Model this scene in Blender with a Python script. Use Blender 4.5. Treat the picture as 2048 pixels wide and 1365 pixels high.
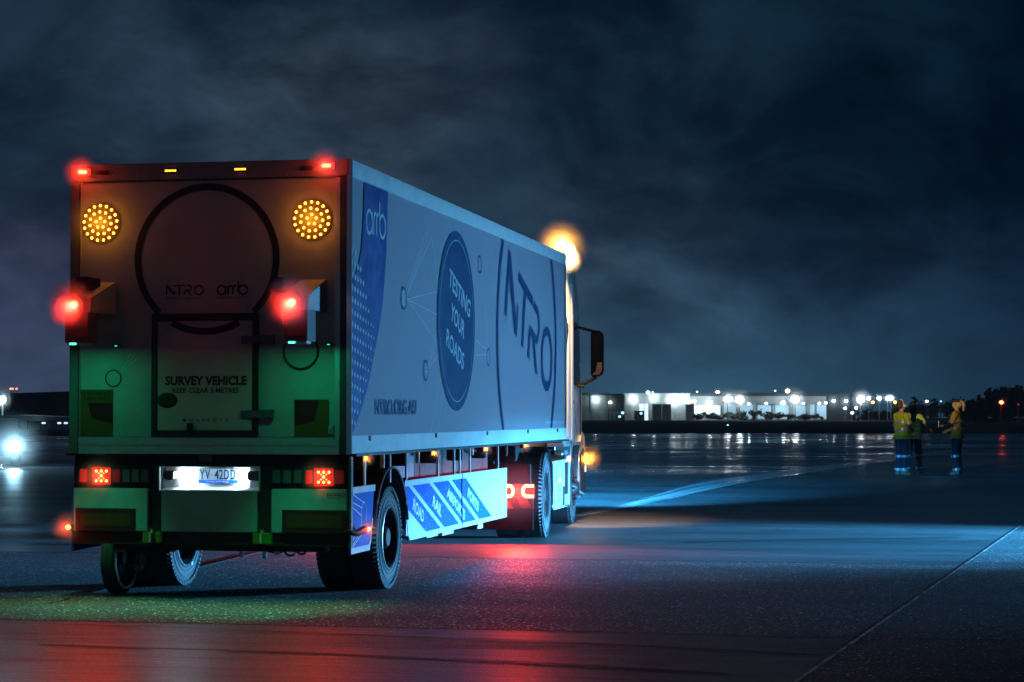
import bpy, bmesh, math, random
from math import sin, cos, pi, radians, sqrt, atan2
from mathutils import Vector, Matrix
from mathutils.geometry import tessellate_polygon

random.seed(7)
sc = bpy.context.scene
COL = sc.collection
for ob in list(bpy.data.objects):
    bpy.data.objects.remove(ob)

# ------------------------------------------------------------------ camera
cam_d = bpy.data.cameras.new('camera')
cam_d.sensor_width = 36.0
cam_d.lens = 36.0 * 4200 / 2048
cam_d.clip_end = 6000
cam = bpy.data.objects.new('camera', cam_d)
cam.location = (0, 0, 1.566)
cam.rotation_euler = (pi / 2 + 0.0349, 0, 0)
COL.objects.link(cam)
sc.camera = cam

# ------------------------------------------------------------------ world: overcast night sky
wd = bpy.data.worlds.new('World')
sc.world = wd
wd.use_nodes = True
nt = wd.node_tree
nt.nodes.clear()


def N(tree, t, **kw):
    n = tree.nodes.new(t)
    for k, v in kw.items():
        setattr(n, k, v)
    return n


def math_node(tree, op, a, b=None, clamp=False):
    n = N(tree, 'ShaderNodeMath', operation=op, use_clamp=clamp)
    for i, v in enumerate((a, b)):
        if v is None:
            continue
        if isinstance(v, (int, float)):
            n.inputs[i].default_value = v
        else:
            tree.links.new(v, n.inputs[i])
    return n.outputs[0]


def ramp(tree, fac, stops, interp='EASE'):
    n = N(tree, 'ShaderNodeValToRGB')
    cr = n.color_ramp
    cr.interpolation = interp
    while len(cr.elements) < len(stops):
        cr.elements.new(0.5)
    for e, (p, c) in zip(cr.elements, stops):
        e.position = p
        e.color = (*c, 1) if len(c) == 3 else c
    tree.links.new(fac, n.inputs[0])
    return n.outputs[0]


def mixc(tree, fac, a, b, mode='MIX'):
    n = N(tree, 'ShaderNodeMix', data_type='RGBA', blend_type=mode)
    for s, v in ((n.inputs[0], fac), (n.inputs[6], a), (n.inputs[7], b)):
        if isinstance(v, (int, float)):
            s.default_value = v
        elif isinstance(v, tuple):
            s.default_value = (*v, 1)
        else:
            tree.links.new(v, s)
    return n.outputs[2]


def noise(tree, vec, scale, detail=4, rough=0.5, dist=0.0):
    n = N(tree, 'ShaderNodeTexNoise')
    n.inputs['Scale'].default_value = scale
    n.inputs['Detail'].default_value = detail
    n.inputs['Roughness'].default_value = rough
    n.inputs['Distortion'].default_value = dist
    if vec is not None:
        tree.links.new(vec, n.inputs['Vector'])
    return n.outputs[0]


def mapping(tree, vec, loc=(0, 0, 0), rot=(0, 0, 0), scale=(1, 1, 1)):
    n = N(tree, 'ShaderNodeMapping')
    n.inputs['Location'].default_value = loc
    n.inputs['Rotation'].default_value = rot
    n.inputs['Scale'].default_value = scale
    tree.links.new(vec, n.inputs['Vector'])
    return n.outputs[0]


tc = N(nt, 'ShaderNodeTexCoord')
sep = N(nt, 'ShaderNodeSeparateXYZ')
nt.links.new(tc.outputs['Generated'], sep.inputs[0])
el = math_node(nt, 'MULTIPLY', sep.outputs[2], 4.0, True)
grad = ramp(nt, el, [(0.0, (.026, .090, .150)), (.08, (.025, .076, .130)), (.22, (.018, .047, .088)),
                     (.42, (.016, .033, .057)), (.70, (.012, .027, .046)), (1.0, (.009, .020, .036))], 'LINEAR')
az = math_node(nt, 'ADD', math_node(nt, 'MULTIPLY', sep.outputs[0], 2.0), 0.5, True)
azf = ramp(nt, az, [(0.0, (.62, .70, .78)), (.45, (.66, .78, .84)), (.66, (.42, .64, .72)), (.85, (.16, .36, .46)), (1.0, (.03, .18, .30))], 'EASE')
up = ramp(nt, el, [(0.0, (1, 1, 1)), (.10, (.9, .9, .9)), (.4, (0, 0, 0))], 'LINEAR')
azc = ramp(nt, az, [(0.0, (1.6, .85, .98)), (.35, (.85, .88, .9)), (.70, (1.35, 1.45, 1.45)), (.84, (.8, .85, .9)), (1.0, (.42, .48, .58))], 'EASE')
azm = mixc(nt, up, azf, azc)
base = mixc(nt, 1.0, grad, azm, 'MULTIPLY')
m1 = mapping(nt, tc.outputs['Generated'], loc=(3.1, 1.3, 0.4), rot=(0, 0.5, 0), scale=(1.0, 1.0, 1.7))
c1 = noise(nt, m1, 8.5, 7, .55, .45)
cl = ramp(nt, c1, [(.36, (0, 0, 0)), (.66, (1, 1, 1))], 'EASE')
m2 = mapping(nt, tc.outputs['Generated'], loc=(7.7, 2.2, 1.1), rot=(0, 0.7, 0), scale=(1.0, 1.0, 2.2))
c2 = noise(nt, m2, 22, 6, .6, .3)
cl2 = math_node(nt, 'ADD', math_node(nt, 'MULTIPLY', c2, 1.1), .45)
bright = mixc(nt, cl, (.50, .51, .62), (2.0, 1.92, 1.80))
hz = ramp(nt, el, [(0.0, (1, 1, 1)), (.30, (0, 0, 0))], 'EASE')
bright = mixc(nt, hz, bright, (1.0, 1.0, 1.0))
sky = mixc(nt, 1.0, base, bright, 'MULTIPLY')
skyb = N(nt, 'ShaderNodeMix', data_type='RGBA', blend_type='MULTIPLY')
skyb.inputs[0].default_value = .55
nt.links.new(sky, skyb.inputs[6])
nt.links.new(cl2, skyb.inputs[7])
skyc = skyb.outputs[2]
# banks of paler cloud lit from the town below, and one dark gap
for d_, rad, add in (((-.0910, .9862, .1385), 4.0, (.021, .028, .036)), ((-.1619, .9759, .1468), 3.6, (.010, .018, .026)), ((.0534, .9969, .0546), 5.0, (.010, .014, .017)),
                     ((-.2235, .9736, .0460), 3.6, (.020, .014, .026)), ((-.0290, .9870, .1579), 2.6, (.010, .012, .016))):
    vm = N(nt, 'ShaderNodeVectorMath', operation='DOT_PRODUCT')
    vm.inputs[1].default_value = d_
    nt.links.new(tc.outputs['Generated'], vm.inputs[0])
    mr = N(nt, 'ShaderNodeMapRange', interpolation_type='SMOOTHSTEP')
    mr.inputs[1].default_value = cos(radians(rad))
    nt.links.new(vm.outputs['Value'], mr.inputs[0])
    k_ = math_node(nt, 'MULTIPLY', mr.outputs[0], math_node(nt, 'POWER', c2, 1.6))
    skyc = mixc(nt, 1.0, skyc, mixc(nt, k_, (0, 0, 0), tuple(2.6 * q for q in add)), 'ADD')
bg = N(nt, 'ShaderNodeBackground')
bg.inputs[1].default_value = .88
nt.links.new(skyc, bg.inputs[0])
out = N(nt, 'ShaderNodeOutputWorld')
nt.links.new(bg.outputs[0], out.inputs[0])

# ------------------------------------------------------------------ exposure and sampling
sc.view_settings.view_transform = 'Standard'
sc.view_settings.look = 'None'
sc.view_settings.exposure = 0
sc.view_settings.gamma = 1
cy = sc.cycles
cy.use_denoising = True
cy.max_bounces = 7
cy.diffuse_bounces = 3
cy.glossy_bounces = 3
cy.volume_bounces = 0
cy.transparent_max_bounces = 6
cy.sample_clamp_indirect = 3.0
cy.caustics_reflective = False
cy.caustics_refractive = False


def spot(name, loc, target, power, color, angle, blend, radius, parent=None, scale=(1, 1, 1)):
    l = bpy.data.lights.new(name, 'SPOT')
    l.energy = power
    l.color = color
    l.spot_size = radians(angle)
    l.spot_blend = blend
    l.shadow_soft_size = radius
    o = bpy.data.objects.new(name, l)
    d = Vector(target) - Vector(loc)
    o.location = loc
    o.rotation_euler = d.to_track_quat('-Z', 'Y').to_euler()
    o.scale = scale
    COL.objects.link(o)
    if parent:
        o.parent = parent
    return o


def point(name, loc, power, color, radius, parent=None):
    l = bpy.data.lights.new(name, 'POINT')
    l.energy = power
    l.color = color
    l.shadow_soft_size = radius
    o = bpy.data.objects.new(name, l)
    o.location = loc
    COL.objects.link(o)
    if parent:
        o.parent = parent
    return o


# headlamps of a vehicle parked just outside the picture, on the right: they light the truck's flank and the tarmac
COLD = (.13, .52, 1.0)
LAMP_A = (13.2, 27.4, .80)
spot('parked_vehicle_headlamp', LAMP_A, (.15, 25.2, .42), 13500, (.19, .55, 1.0), 70, 1.0, .05, scale=(1, .095, 1))
spot('parked_vehicle_headlamp', (13.6, 26.0, .80), (-.5, 22.6, 1.10), 9600, COLD, 88, 1.0, .06, scale=(1, .42, 1))
spot('parked_vehicle_headlamp', (13.6, 26.2, .80), (4.6, 26.0, -.1), 78000, (.06, .46, 1.0), 64, 1.0, .06, scale=(1, .27, 1))


# ------------------------------------------------------------------ materials
MATS = {}


def pr(name, color, rough=.5, metal=0.0, spec=.5, var=0.0, vscale=8.0, coat=0.0, bump=0.0, bscale=60.0, emit=None, estr=0.0):
    if name in MATS:
        return MATS[name]
    m = bpy.data.materials.new(name)
    m.use_nodes = True
    t = m.node_tree
    b = t.nodes['Principled BSDF']
    b.inputs['Base Color'].default_value = (*color, 1)
    b.inputs['Roughness'].default_value = rough
    b.inputs['Metallic'].default_value = metal
    b.inputs['Specular IOR Level'].default_value = spec
    b.inputs['Coat Weight'].default_value = coat
    b.inputs['Coat Roughness'].default_value = .08
    if var > 0 or bump > 0:
        tcn = N(t, 'ShaderNodeTexCoord')
    if var > 0:
        nz = noise(t, tcn.outputs['Object'], vscale, 6, .62)
        lo = tuple(c * (1 - var) for c in color)
        hi = tuple(min(1, c * (1 + var * .6)) for c in color)
        t.links.new(ramp(t, nz, [(.32, lo), (.68, hi)], 'LINEAR'), b.inputs['Base Color'])
        t.links.new(math_node(t, 'ADD', math_node(t, 'MULTIPLY', nz, .35), rough - .17, True), b.inputs['Roughness'])
    if bump > 0:
        bn = N(t, 'ShaderNodeBump')
        bn.inputs['Strength'].default_value = bump
        bn.inputs['Distance'].default_value = .01
        t.links.new(noise(t, tcn.outputs['Object'], bscale, 3), bn.inputs['Height'])
        t.links.new(bn.outputs[0], b.inputs['Normal'])
    if emit:
        b.inputs['Emission Color'].default_value = (*emit, 1)
        b.inputs['Emission Strength'].default_value = estr
    MATS[name] = m
    return m


def em(name, color, strength):
    return pr(name, tuple(min(1, c) for c in color), .4, emit=color, estr=strength)


PANEL = pr('white_side_panel', (.46, .395, .45), .30, coat=.12, bump=.04, bscale=1.3)
RAIL = pr('white_rail', (.80, .80, .80), .36, var=.10, vscale=5)
REARW = pr('rear_panel_white', (.44, .43, .41), .5, var=.16, vscale=2.2)
ALU = pr('brushed_aluminium', (.52, .52, .53), .42, .35, var=.12, vscale=12)
DARKF = pr('dark_frame', (.050, .045, .045), .5, var=.2, vscale=9)
BLK = pr('black_steel', (.018, .016, .016), .55, var=.3, vscale=14)
RUB = pr('black_rubber', (.075, .075, .078), .72, var=.35, vscale=22, bump=.15, bscale=90)
RUBT = pr('tread_rubber', (.022, .022, .023), .8, var=.3, vscale=30)
RIMM = pr('dark_rim', (.045, .045, .05), .42, .4, var=.3, vscale=16)
CHR = pr('bright_metal', (.72, .73, .75), .22, .9)
WHITE = pr('white_paint', (.78, .78, .78), .34, var=.08, vscale=6, coat=.2)
CABW = pr('cab_white', (.74, .74, .74), .28, var=.06, vscale=4, coat=.4)
BLUE = pr('blue_film', (.004, .10, .52), .42, var=.10, vscale=9, spec=.15)
NAVY = pr('navy_film', (.010, .045, .22), .4, var=.12, vscale=6)
ROYAL = pr('royal_blue_film', (.012, .055, .27), .4, var=.30, vscale=7)
PALE = pr('pale_print', (.55, .60, .65), .4)
WHITEP = pr('white_print', (.80, .82, .85), .4)
LINEW = pr('fine_white_print', (.72, .76, .80), .4)
INK = pr('black_print', (.022, .018, .018), .5)
INKB = pr('dark_blue_print', (.012, .045, .15), .45)
YEL = pr('yellow_reflector', (.17, .085, .006), .35, var=.12, vscale=40)
RED = pr('red_reflector', (.14, .012, .010), .35, var=.15, vscale=40)
HIVY = pr('yellow_green_plastic', (.20, .19, .01), .5, var=.25, vscale=18)
GLASS = pr('dark_glass', (.008, .010, .012), .06, coat=.3)
AMBL = pr('amber_lens', (.55, .16, .01), .15)
REDL = pr('red_lens', (.35, .012, .012), .15, emit=(1, .02, .015), estr=.35)
GREYL = pr('clear_lens', (.10, .09, .09), .12)
E_RED = em('lit_red_lamp', (1, .07, .03), 24)
E_REDS = em('lit_red_led', (1, .10, .02), 22)
E_REDB = em('lit_red_bar', (1, .16, .04), 34)
E_AMB = em('lit_amber_led', (1, .36, .03), 13)
E_AMBS = em('lit_amber_marker', (1, .33, .015), 5)
E_GRN = em('lit_green_led', (.05, 1, .45), 7)
E_WHT = em('lit_white_lamp', (.78, .93, 1.0), 30)


# ------------------------------------------------------------------ mesh helpers
class MB:
    def __init__(s, M=None):
        s.bm = bmesh.new()
        s.M = M or Matrix.Identity(4)

    def _v(s, p):
        return s.bm.verts.new(s.M @ Vector(p))

    def face(s, pts):
        return s.bm.faces.new([s._v(p) for p in pts])

    def box(s, x0, x1, y0, y1, z0, z1):
        v = [s._v((x, y, z)) for z in (z0, z1) for y in (y0, y1) for x in (x0, x1)]
        for f in ((0, 2, 3, 1), (4, 5, 7, 6), (0, 1, 5, 4), (2, 6, 7, 3), (0, 4, 6, 2), (1, 3, 7, 5)):
            s.bm.faces.new([v[i] for i in f])
        return s

    def prism(s, pts, axis, a0, a1):
        """pts: outline in the two other axes (cyclic order x,y,z), pushed along axis from a0 to a1"""
        def mk(p, a):
            return {'x': (a, p[0], p[1]), 'y': (p[0], a, p[1]), 'z': (p[0], p[1], a)}[axis]
        A = [s._v(mk(p, a0)) for p in pts]
        B = [s._v(mk(p, a1)) for p in pts]
        n = len(pts)
        for i in range(n):
            s.bm.faces.new((A[i], A[(i + 1) % n], B[(i + 1) % n], B[i]))
        for t in tessellate_polygon([[Vector((p[0], p[1], 0)) for p in pts]]):
            s.bm.faces.new([A[i] for i in t])
            s.bm.faces.new([B[i] for i in reversed(t)])
        return s

    def cyl(s, c, axis, r, h0, h1, n=24, r2=None):
        r2 = r if r2 is None else r2
        A, B = [], []
        for i in range(n):
            a = 2 * pi * i / n
            u, w = cos(a), sin(a)
            def mk(rr, h):
                return {'x': (c[0] + h, c[1] + rr * u, c[2] + rr * w), 'y': (c[0] + rr * u, c[1] + h, c[2] + rr * w),
                        'z': (c[0] + rr * u, c[1] + rr * w, c[2] + h)}[axis]
            A.append(s._v(mk(r, h0)))
            B.append(s._v(mk(r2, h1)))
        for i in range(n):
            s.bm.faces.new((A[i], A[(i + 1) % n], B[(i + 1) % n], B[i]))
        s.bm.faces.new(A[::-1])
        s.bm.faces.new(B)
        return s

    def lathe(s, c, prof, n=56, axis='x', close=True):
        """prof: list of (h, r) along the axis"""
        rings = []
        for h, r in prof:
            ring = []
            for i in range(n):
                a = 2 * pi * i / n
                u, w = r * cos(a), r * sin(a)
                p = {'x': (c[0] + h, c[1] + u, c[2] + w), 'y': (c[0] + u, c[1] + h, c[2] + w), 'z': (c[0] + u, c[1] + w, c[2] + h)}[axis]
                ring.append(s._v(p))
            rings.append(ring)
        m = len(rings)
        for k in range(m if close else m - 1):
            A, B = rings[k], rings[(k + 1) % m]
            for i in range(n):
                s.bm.faces.new((A[i], A[(i + 1) % n], B[(i + 1) % n], B[i]))
        return s

    def tube(s, pts, r, n=8, cap=True):
        P = [Vector(p) for p in pts]
        rings = []
        for i, p in enumerate(P):
            d = (P[min(i + 1, len(P) - 1)] - P[max(i - 1, 0)]).normalized()
            ref = Vector((0, 0, 1)) if abs(d.z) < .9 else Vector((1, 0, 0))
            a = d.cross(ref).normalized()
            b = d.cross(a)
            rr = r[i] if isinstance(r, (list, tuple)) else r
            rings.append([s._v(p + rr * (cos(2 * pi * k / n) * a + sin(2 * pi * k / n) * b)) for k in range(n)])
        for A, B in zip(rings, rings[1:]):
            for k in range(n):
                s.bm.faces.new((A[k], A[(k + 1) % n], B[(k + 1) % n], B[k]))
        if cap:
            s.bm.faces.new(rings[0][::-1])
            s.bm.faces.new(rings[-1])
        return s

    def ball(s, c, r, sub=2, sc3=(1, 1, 1)):
        M = s.M @ Matrix.Translation(c) @ Matrix.Diagonal((r * sc3[0], r * sc3[1], r * sc3[2], 1))
        bmesh.ops.create_icosphere(s.bm, subdivisions=sub, radius=1, matrix=M)
        return s

    # flat printed work: f maps (u, v) to a point
    def poly2(s, f, pts):
        V = [s._v(f(*p)) for p in pts]
        for t in tessellate_polygon([[Vector((p[0], p[1], 0)) for p in pts]]):
            try:
                s.bm.faces.new([V[i] for i in t])
            except ValueError:
                pass
        return s

    def stroke2(s, f, pts, w, closed=False):
        P = [Vector(p) for p in pts]
        n = len(P)
        L, R = [], []
        for i in range(n):
            if closed:
                a, b = P[(i - 1) % n], P[(i + 1) % n]
            else:
                a, b = P[max(i - 1, 0)], P[min(i + 1, n - 1)]
            d1 = (P[i] - a).normalized() if (P[i] - a).length > 1e-9 else None
            d2 = (b - P[i]).normalized() if (b - P[i]).length > 1e-9 else None
            d = ((d1 or d2) + (d2 or d1)).normalized()
            nrm = Vector((-d.y, d.x))
            k = 1.0
            if d1 and d2:
                k = 1 / max(.5, abs(nrm.dot(Vector((-d1.y, d1.x)))))
            ww = w[i] if isinstance(w, (list, tuple)) else w
            L.append(s._v(f(*(P[i] + nrm * ww / 2 * k))))
            R.append(s._v(f(*(P[i] - nrm * ww / 2 * k))))
        for i in range(n if closed else n - 1):
            j = (i + 1) % n
            s.bm.faces.new((L[i], R[i], R[j], L[j]))
        return s

    def ring2(s, f, c, rx, rz, w, n=72, a0=0, a1=2 * pi):
        full = abs(a1 - a0 - 2 * pi) < 1e-6
        k = n if full else n + 1
        pts = [(c[0] + rx * cos(a0 + (a1 - a0) * i / n), c[1] + rz * sin(a0 + (a1 - a0) * i / n)) for i in range(k)]
        return s.stroke2(f, pts, w, full)

    def disc2(s, f, c, rx, rz, n=40):
        V = [s._v(f(c[0] + rx * cos(2 * pi * i / n), c[1] + rz * sin(2 * pi * i / n))) for i in range(n)]
        s.bm.faces.new(V)
        return s

    def text2(s, f, txt, u0, v0, u1, v1, bold=0.0, rot=0.0):
        """fit the lettering in the box u0..u1, v0..v1, then turn it by rot about (u0, v0)"""
        cu = bpy.data.curves.new('lettering', 'FONT')
        cu.body = txt
        cu.size = 1
        cu.offset = bold
        cu.resolution_u = 3
        o = bpy.data.objects.new('lettering', cu)
        COL.objects.link(o)
        dg = bpy.context.evaluated_depsgraph_get()
        me = o.evaluated_get(dg).to_mesh()
        co = [v.co.copy() for v in me.vertices]
        fs = [tuple(p.vertices) for p in me.polygons]
        x0, x1 = min(c.x for c in co), max(c.x for c in co)
        y0, y1 = min(c.y for c in co), max(c.y for c in co)
        V = []
        for c in co:
            u = (c.x - x0) / (x1 - x0) * (u1 - u0)
            w = (c.y - y0) / (y1 - y0) * (v1 - v0)
            V.append(s._v(f(u0 + u * cos(rot) - w * sin(rot), v0 + u * sin(rot) + w * cos(rot))))
        for q in fs:
            try:
                s.bm.faces.new([V[i] for i in q])
            except ValueError:
                pass
        o.to_mesh_clear()
        bpy.data.objects.remove(o)
        bpy.data.curves.remove(cu)
        return s

    def done(s, name, mat, parent=None, smooth=35, bevel=0.0, fix=True):
        if bevel > 0:
            bmesh.ops.bevel(s.bm, geom=[e for e in s.bm.edges], offset=bevel, segments=2, affect='EDGES', clamp_overlap=True)
        if fix:
            bmesh.ops.recalc_face_normals(s.bm, faces=s.bm.faces)
        me = bpy.data.meshes.new(name)
        s.bm.to_mesh(me)
        s.bm.free()
        if smooth:
            me.shade_smooth()
            me.set_sharp_from_angle(angle=radians(smooth))
        me.materials.append(mat)
        o = bpy.data.objects.new(name, me)
        COL.objects.link(o)
        if parent:
            o.parent = parent
        return o


def thing(name, label, cat, loc=(0, 0, 0), rz=0.0, group=None):
    o = bpy.data.objects.new(name, None)
    o.empty_display_size = .2
    o.location = loc
    o.rotation_euler = (0, 0, rz)
    COL.objects.link(o)
    tag(o, label, cat, group)
    return o


def tag(o, label, cat, group=None):
    o['label'] = label
    o['category'] = cat
    if group:
        o['group'] = group
    return o


def kids(o):
    return list(o.children)


def copy_tree(o, parent=None):
    c = o.copy()
    COL.objects.link(c)
    if parent:
        c.parent = parent
    for ch in kids(o):
        copy_tree(ch, c)
    return c


def glow_volume(parent, loc, radius, density, tint=(1, 1, 1)):
    """added volume ball imitating the glow round a lamp; it thins out with distance"""
    key = 'lamp_glow_%.2f_%.2f%.2f%.2f' % ((density,) + tint)
    mm = bpy.data.materials.get(key)
    if not mm:
        mm = bpy.data.materials.new(key)
        mm.use_nodes = True
        tr_ = mm.node_tree
        tr_.nodes.clear()
        v = N(tr_, 'ShaderNodeVolumePrincipled')
        v.inputs['Color'].default_value = (*tint, 1)
        gr_ = N(tr_, 'ShaderNodeTexGradient', gradient_type='SPHERICAL')
        tr_.links.new(N(tr_, 'ShaderNodeTexCoord').outputs['Object'], gr_.inputs[0])
        tr_.links.new(math_node(tr_, 'MULTIPLY', math_node(tr_, 'POWER', gr_.outputs['Fac'], 2.0), density), v.inputs['Density'])
        o_ = N(tr_, 'ShaderNodeOutputMaterial')
        tr_.links.new(v.outputs[0], o_.inputs['Volume'])
    o = MB().ball((0, 0, 0), 1, 3).done('glow_volume', mm, parent)
    o.location = loc
    o.scale = (radius, radius, radius)
    o['kind'] = 'stuff'
    return o


def smooth01(a, b, x):
    t = max(0.0, min(1.0, (x - a) / (b - a)))
    return t * t * (3 - 2 * t)


def gz(x, y):
    """height of the tarmac: it rises slightly ahead of the truck"""
    return .18 * smooth01(32.5, 44, y) * smooth01(-7, 3, x)


TH = .195                                  # the truck points this far right of the view
RX, RY = -2.588, 17.861                    # middle of its rear end on the ground


def wp(x, y, z=0.0):
    return (RX + x * cos(TH) + y * sin(TH), RY - x * sin(TH) + y * cos(TH), z)


# ------------------------------------------------------------------ ground
def ground_material():
    m = bpy.data.materials.new('wet_tarmac')
    m.use_nodes = True
    t = m.node_tree
    b = t.nodes['Principled BSDF']
    tcn = N(t, 'ShaderNodeTexCoord')
    # slab coordinates: the joints run along and across the truck
    loc = mapping(t, tcn.outputs['Object'], rot=(0, 0, TH), loc=(-(RX * cos(TH) - RY * sin(TH)), -(RX * sin(TH) + RY * cos(TH)), 0))
    sp = N(t, 'ShaderNodeSeparateXYZ')
    t.links.new(loc, sp.inputs[0])
    X, Y = sp.outputs[0], sp.outputs[1]
    # the coarse bay between the two cross joints, and the coarse strip right of the long joint
    inb = math_node(t, 'MULTIPLY', math_node(t, 'GREATER_THAN', Y, -2.03), math_node(t, 'LESS_THAN', Y, 5.44))
    lj = math_node(t, 'SUBTRACT', X, math_node(t, 'ADD', math_node(t, 'MULTIPLY', Y, .1134), 5.76))
    rightj = math_node(t, 'GREATER_THAN', lj, 0.0)
    coarse = math_node(t, 'MAXIMUM', inb, rightj)
    # streaks across the bays (broomed finish, tyre marks) and blotches of standing water
    st = noise(t, mapping(t, loc, scale=(.22, 5.0, 1)), 1.0, 7, .62, .25)
    st2 = noise(t, mapping(t, loc, scale=(.10, 1.1, 1), loc=(4, 9, 0)), 1.0, 5, .55, .4)
    blot = noise(t, mapping(t, loc, scale=(.10, .13, 1), loc=(1.7, 3.1, 0)), 1.0, 6, .6, .5)
    grain = noise(t, loc, 95.0, 2, .6)
    grain2 = noise(t, loc, 34.0, 3, .65)
    vor = N(t, 'ShaderNodeTexVoronoi')
    vor.inputs['Scale'].default_value = 60.0
    t.links.new(loc, vor.inputs['Vector'])
    col = ramp(t, math_node(t, 'ADD', math_node(t, 'MULTIPLY', st, .6), math_node(t, 'MULTIPLY', st2, .4)),
               [(.33, (.065, .064, .068)), (.50, (.135, .133, .14)), (.68, (.22, .22, .225))], 'LINEAR')
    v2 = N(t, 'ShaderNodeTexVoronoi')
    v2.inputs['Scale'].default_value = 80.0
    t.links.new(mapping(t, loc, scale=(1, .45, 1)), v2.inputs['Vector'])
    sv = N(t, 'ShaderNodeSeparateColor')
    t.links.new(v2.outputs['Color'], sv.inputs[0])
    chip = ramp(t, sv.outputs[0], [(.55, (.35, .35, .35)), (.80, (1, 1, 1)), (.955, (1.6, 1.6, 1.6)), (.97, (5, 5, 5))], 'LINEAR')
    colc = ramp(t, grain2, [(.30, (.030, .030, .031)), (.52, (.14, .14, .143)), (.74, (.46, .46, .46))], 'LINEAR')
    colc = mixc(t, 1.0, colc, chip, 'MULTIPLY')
    st3 = noise(t, mapping(t, loc, scale=(1.1, 26.0, 1)), 1.0, 4, .6)
    col = mixc(t, 1.0, col, ramp(t, st3, [(.32, (.45, .45, .46)), (.66, (1.5, 1.5, 1.5))], 'LINEAR'), 'MULTIPLY')
    fg = noise(t, mapping(t, loc, scale=(1, .5, 1)), 46.0, 2, .6)
    col = mixc(t, 1.0, col, ramp(t, fg, [(.34, (.55, .55, .55)), (.66, (1.5, 1.5, 1.5))], 'LINEAR'), 'MULTIPLY')
    col = mixc(t, coarse, col, colc)
    # dark old patch marks
    pm = ramp(t, noise(t, mapping(t, loc, scale=(.06, .5, 1), loc=(8, 2, 0)), 1.0, 4, .5), [(.40, (.45, .45, .46)), (.56, (1, 1, 1))], 'LINEAR')
    col = mixc(t, .7, col, pm, 'MULTIPLY')
    t.links.new(col, b.inputs['Base Color'])
    rs = ramp(t, math_node(t, 'ADD', math_node(t, 'MULTIPLY', st2, .45), math_node(t, 'MULTIPLY', blot, .55)),
              [(.36, (.20, .20, .20)), (.47, (.40, .40, .40)), (.62, (.58, .58, .58))], 'EASE')
    far = N(t, 'ShaderNodeMapRange')
    far.inputs[1].default_value = 14
    far.inputs[2].default_value = 34
    far.inputs[3].default_value = .10
    far.inputs[4].default_value = -.06
    t.links.new(Y, far.inputs[0])
    near = far.outputs[0]
    near0 = N(t, 'ShaderNodeMapRange')
    near0.inputs[1].default_value = -6
    near0.inputs[2].default_value = -1
    near0.inputs[3].default_value = -.10
    near0.inputs[4].default_value = 0
    t.links.new(Y, near0.inputs[0])
    wet = N(t, 'ShaderNodeMapRange')
    wet.inputs[1].default_value = 35
    wet.inputs[2].default_value = 80
    wet.inputs[3].default_value = 0
    wet.inputs[4].default_value = -.13
    t.links.new(Y, wet.inputs[0])
    near = math_node(t, 'ADD', math_node(t, 'ADD', near, wet.outputs[0]), near0.outputs[0])
    rg = math_node(t, 'ADD', math_node(t, 'MULTIPLY', coarse, .18), math_node(t, 'ADD', rs, near))
    t.links.new(rg, b.inputs['Roughness'])
    b.inputs['Specular IOR Level'].default_value = .5
    # relief: fine aggregate, stronger in the coarse bays, broom streaks in the others
    h = math_node(t, 'ADD', math_node(t, 'MULTIPLY', grain, .5), math_node(t, 'MULTIPLY', vor.outputs['Distance'], .5))
    hs = math_node(t, 'ADD', math_node(t, 'MULTIPLY', grain, .22), math_node(t, 'MULTIPLY', st, .9))
    hh = N(t, 'ShaderNodeMix', data_type='FLOAT')
    t.links.new(coarse, hh.inputs[0])
    t.links.new(hs, hh.inputs[2])
    t.links.new(h, hh.inputs[3])
    bn = N(t, 'ShaderNodeBump')
    fade = N(t, 'ShaderNodeMapRange')
    fade.inputs[1].default_value = 18
    fade.inputs[2].default_value = 75
    fade.inputs[3].default_value = .8
    fade.inputs[4].default_value = .10
    t.links.new(Y, fade.inputs[0])
    t.links.new(fade.outputs[0], bn.inputs['Strength'])
    bn.inputs['Distance'].default_value = .014
    t.links.new(hh.outputs[0], bn.inputs['Height'])
    t.links.new(bn.outputs[0], b.inputs['Normal'])
    return m


def grid_sheet(xs, ys, zf):
    bm = bmesh.new()
    V = [[bm.verts.new((x, y, zf(x, y))) for x in xs] for y in ys]
    for j in range(len(ys) - 1):
        for i in range(len(xs) - 1):
            bm.faces.new((V[j][i], V[j][i + 1], V[j + 1][i + 1], V[j + 1][i]))
    return bm


def sheet(name, bm, mat):
    me = bpy.data.meshes.new(name)
    bm.to_mesh(me)
    bm.free()
    me.shade_smooth()
    me.materials.append(mat)
    o = bpy.data.objects.new(name, me)
    COL.objects.link(o)
    o['kind'] = 'structure'
    return o


TARMAC = ground_material()
xs = [-290, -150, -80, -50, -30, -20, -14] + [-10 + i for i in range(17)] + [9, 12, 16, 22, 30, 50, 80, 150, 290]
ys = [-25, 0, 10, 20, 28] + [32 + .8 * i for i in range(17)] + [47, 52, 60, 80, 110, 160, 260, 450, 700]
sheet('tarmac', grid_sheet(xs, ys, gz), TARMAC)

GRASS = pr('night_grass', (.020, .016, .013), .95, var=.5, vscale=.6, spec=.1)
sheet('grass_field', grid_sheet([-290, -100, -30, 0, 30, 100, 290], [152, 160, 200, 300, 450, 700],
      lambda x, y: gz(x, y) + (.02 if y < 155 else .12)), GRASS)


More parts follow.
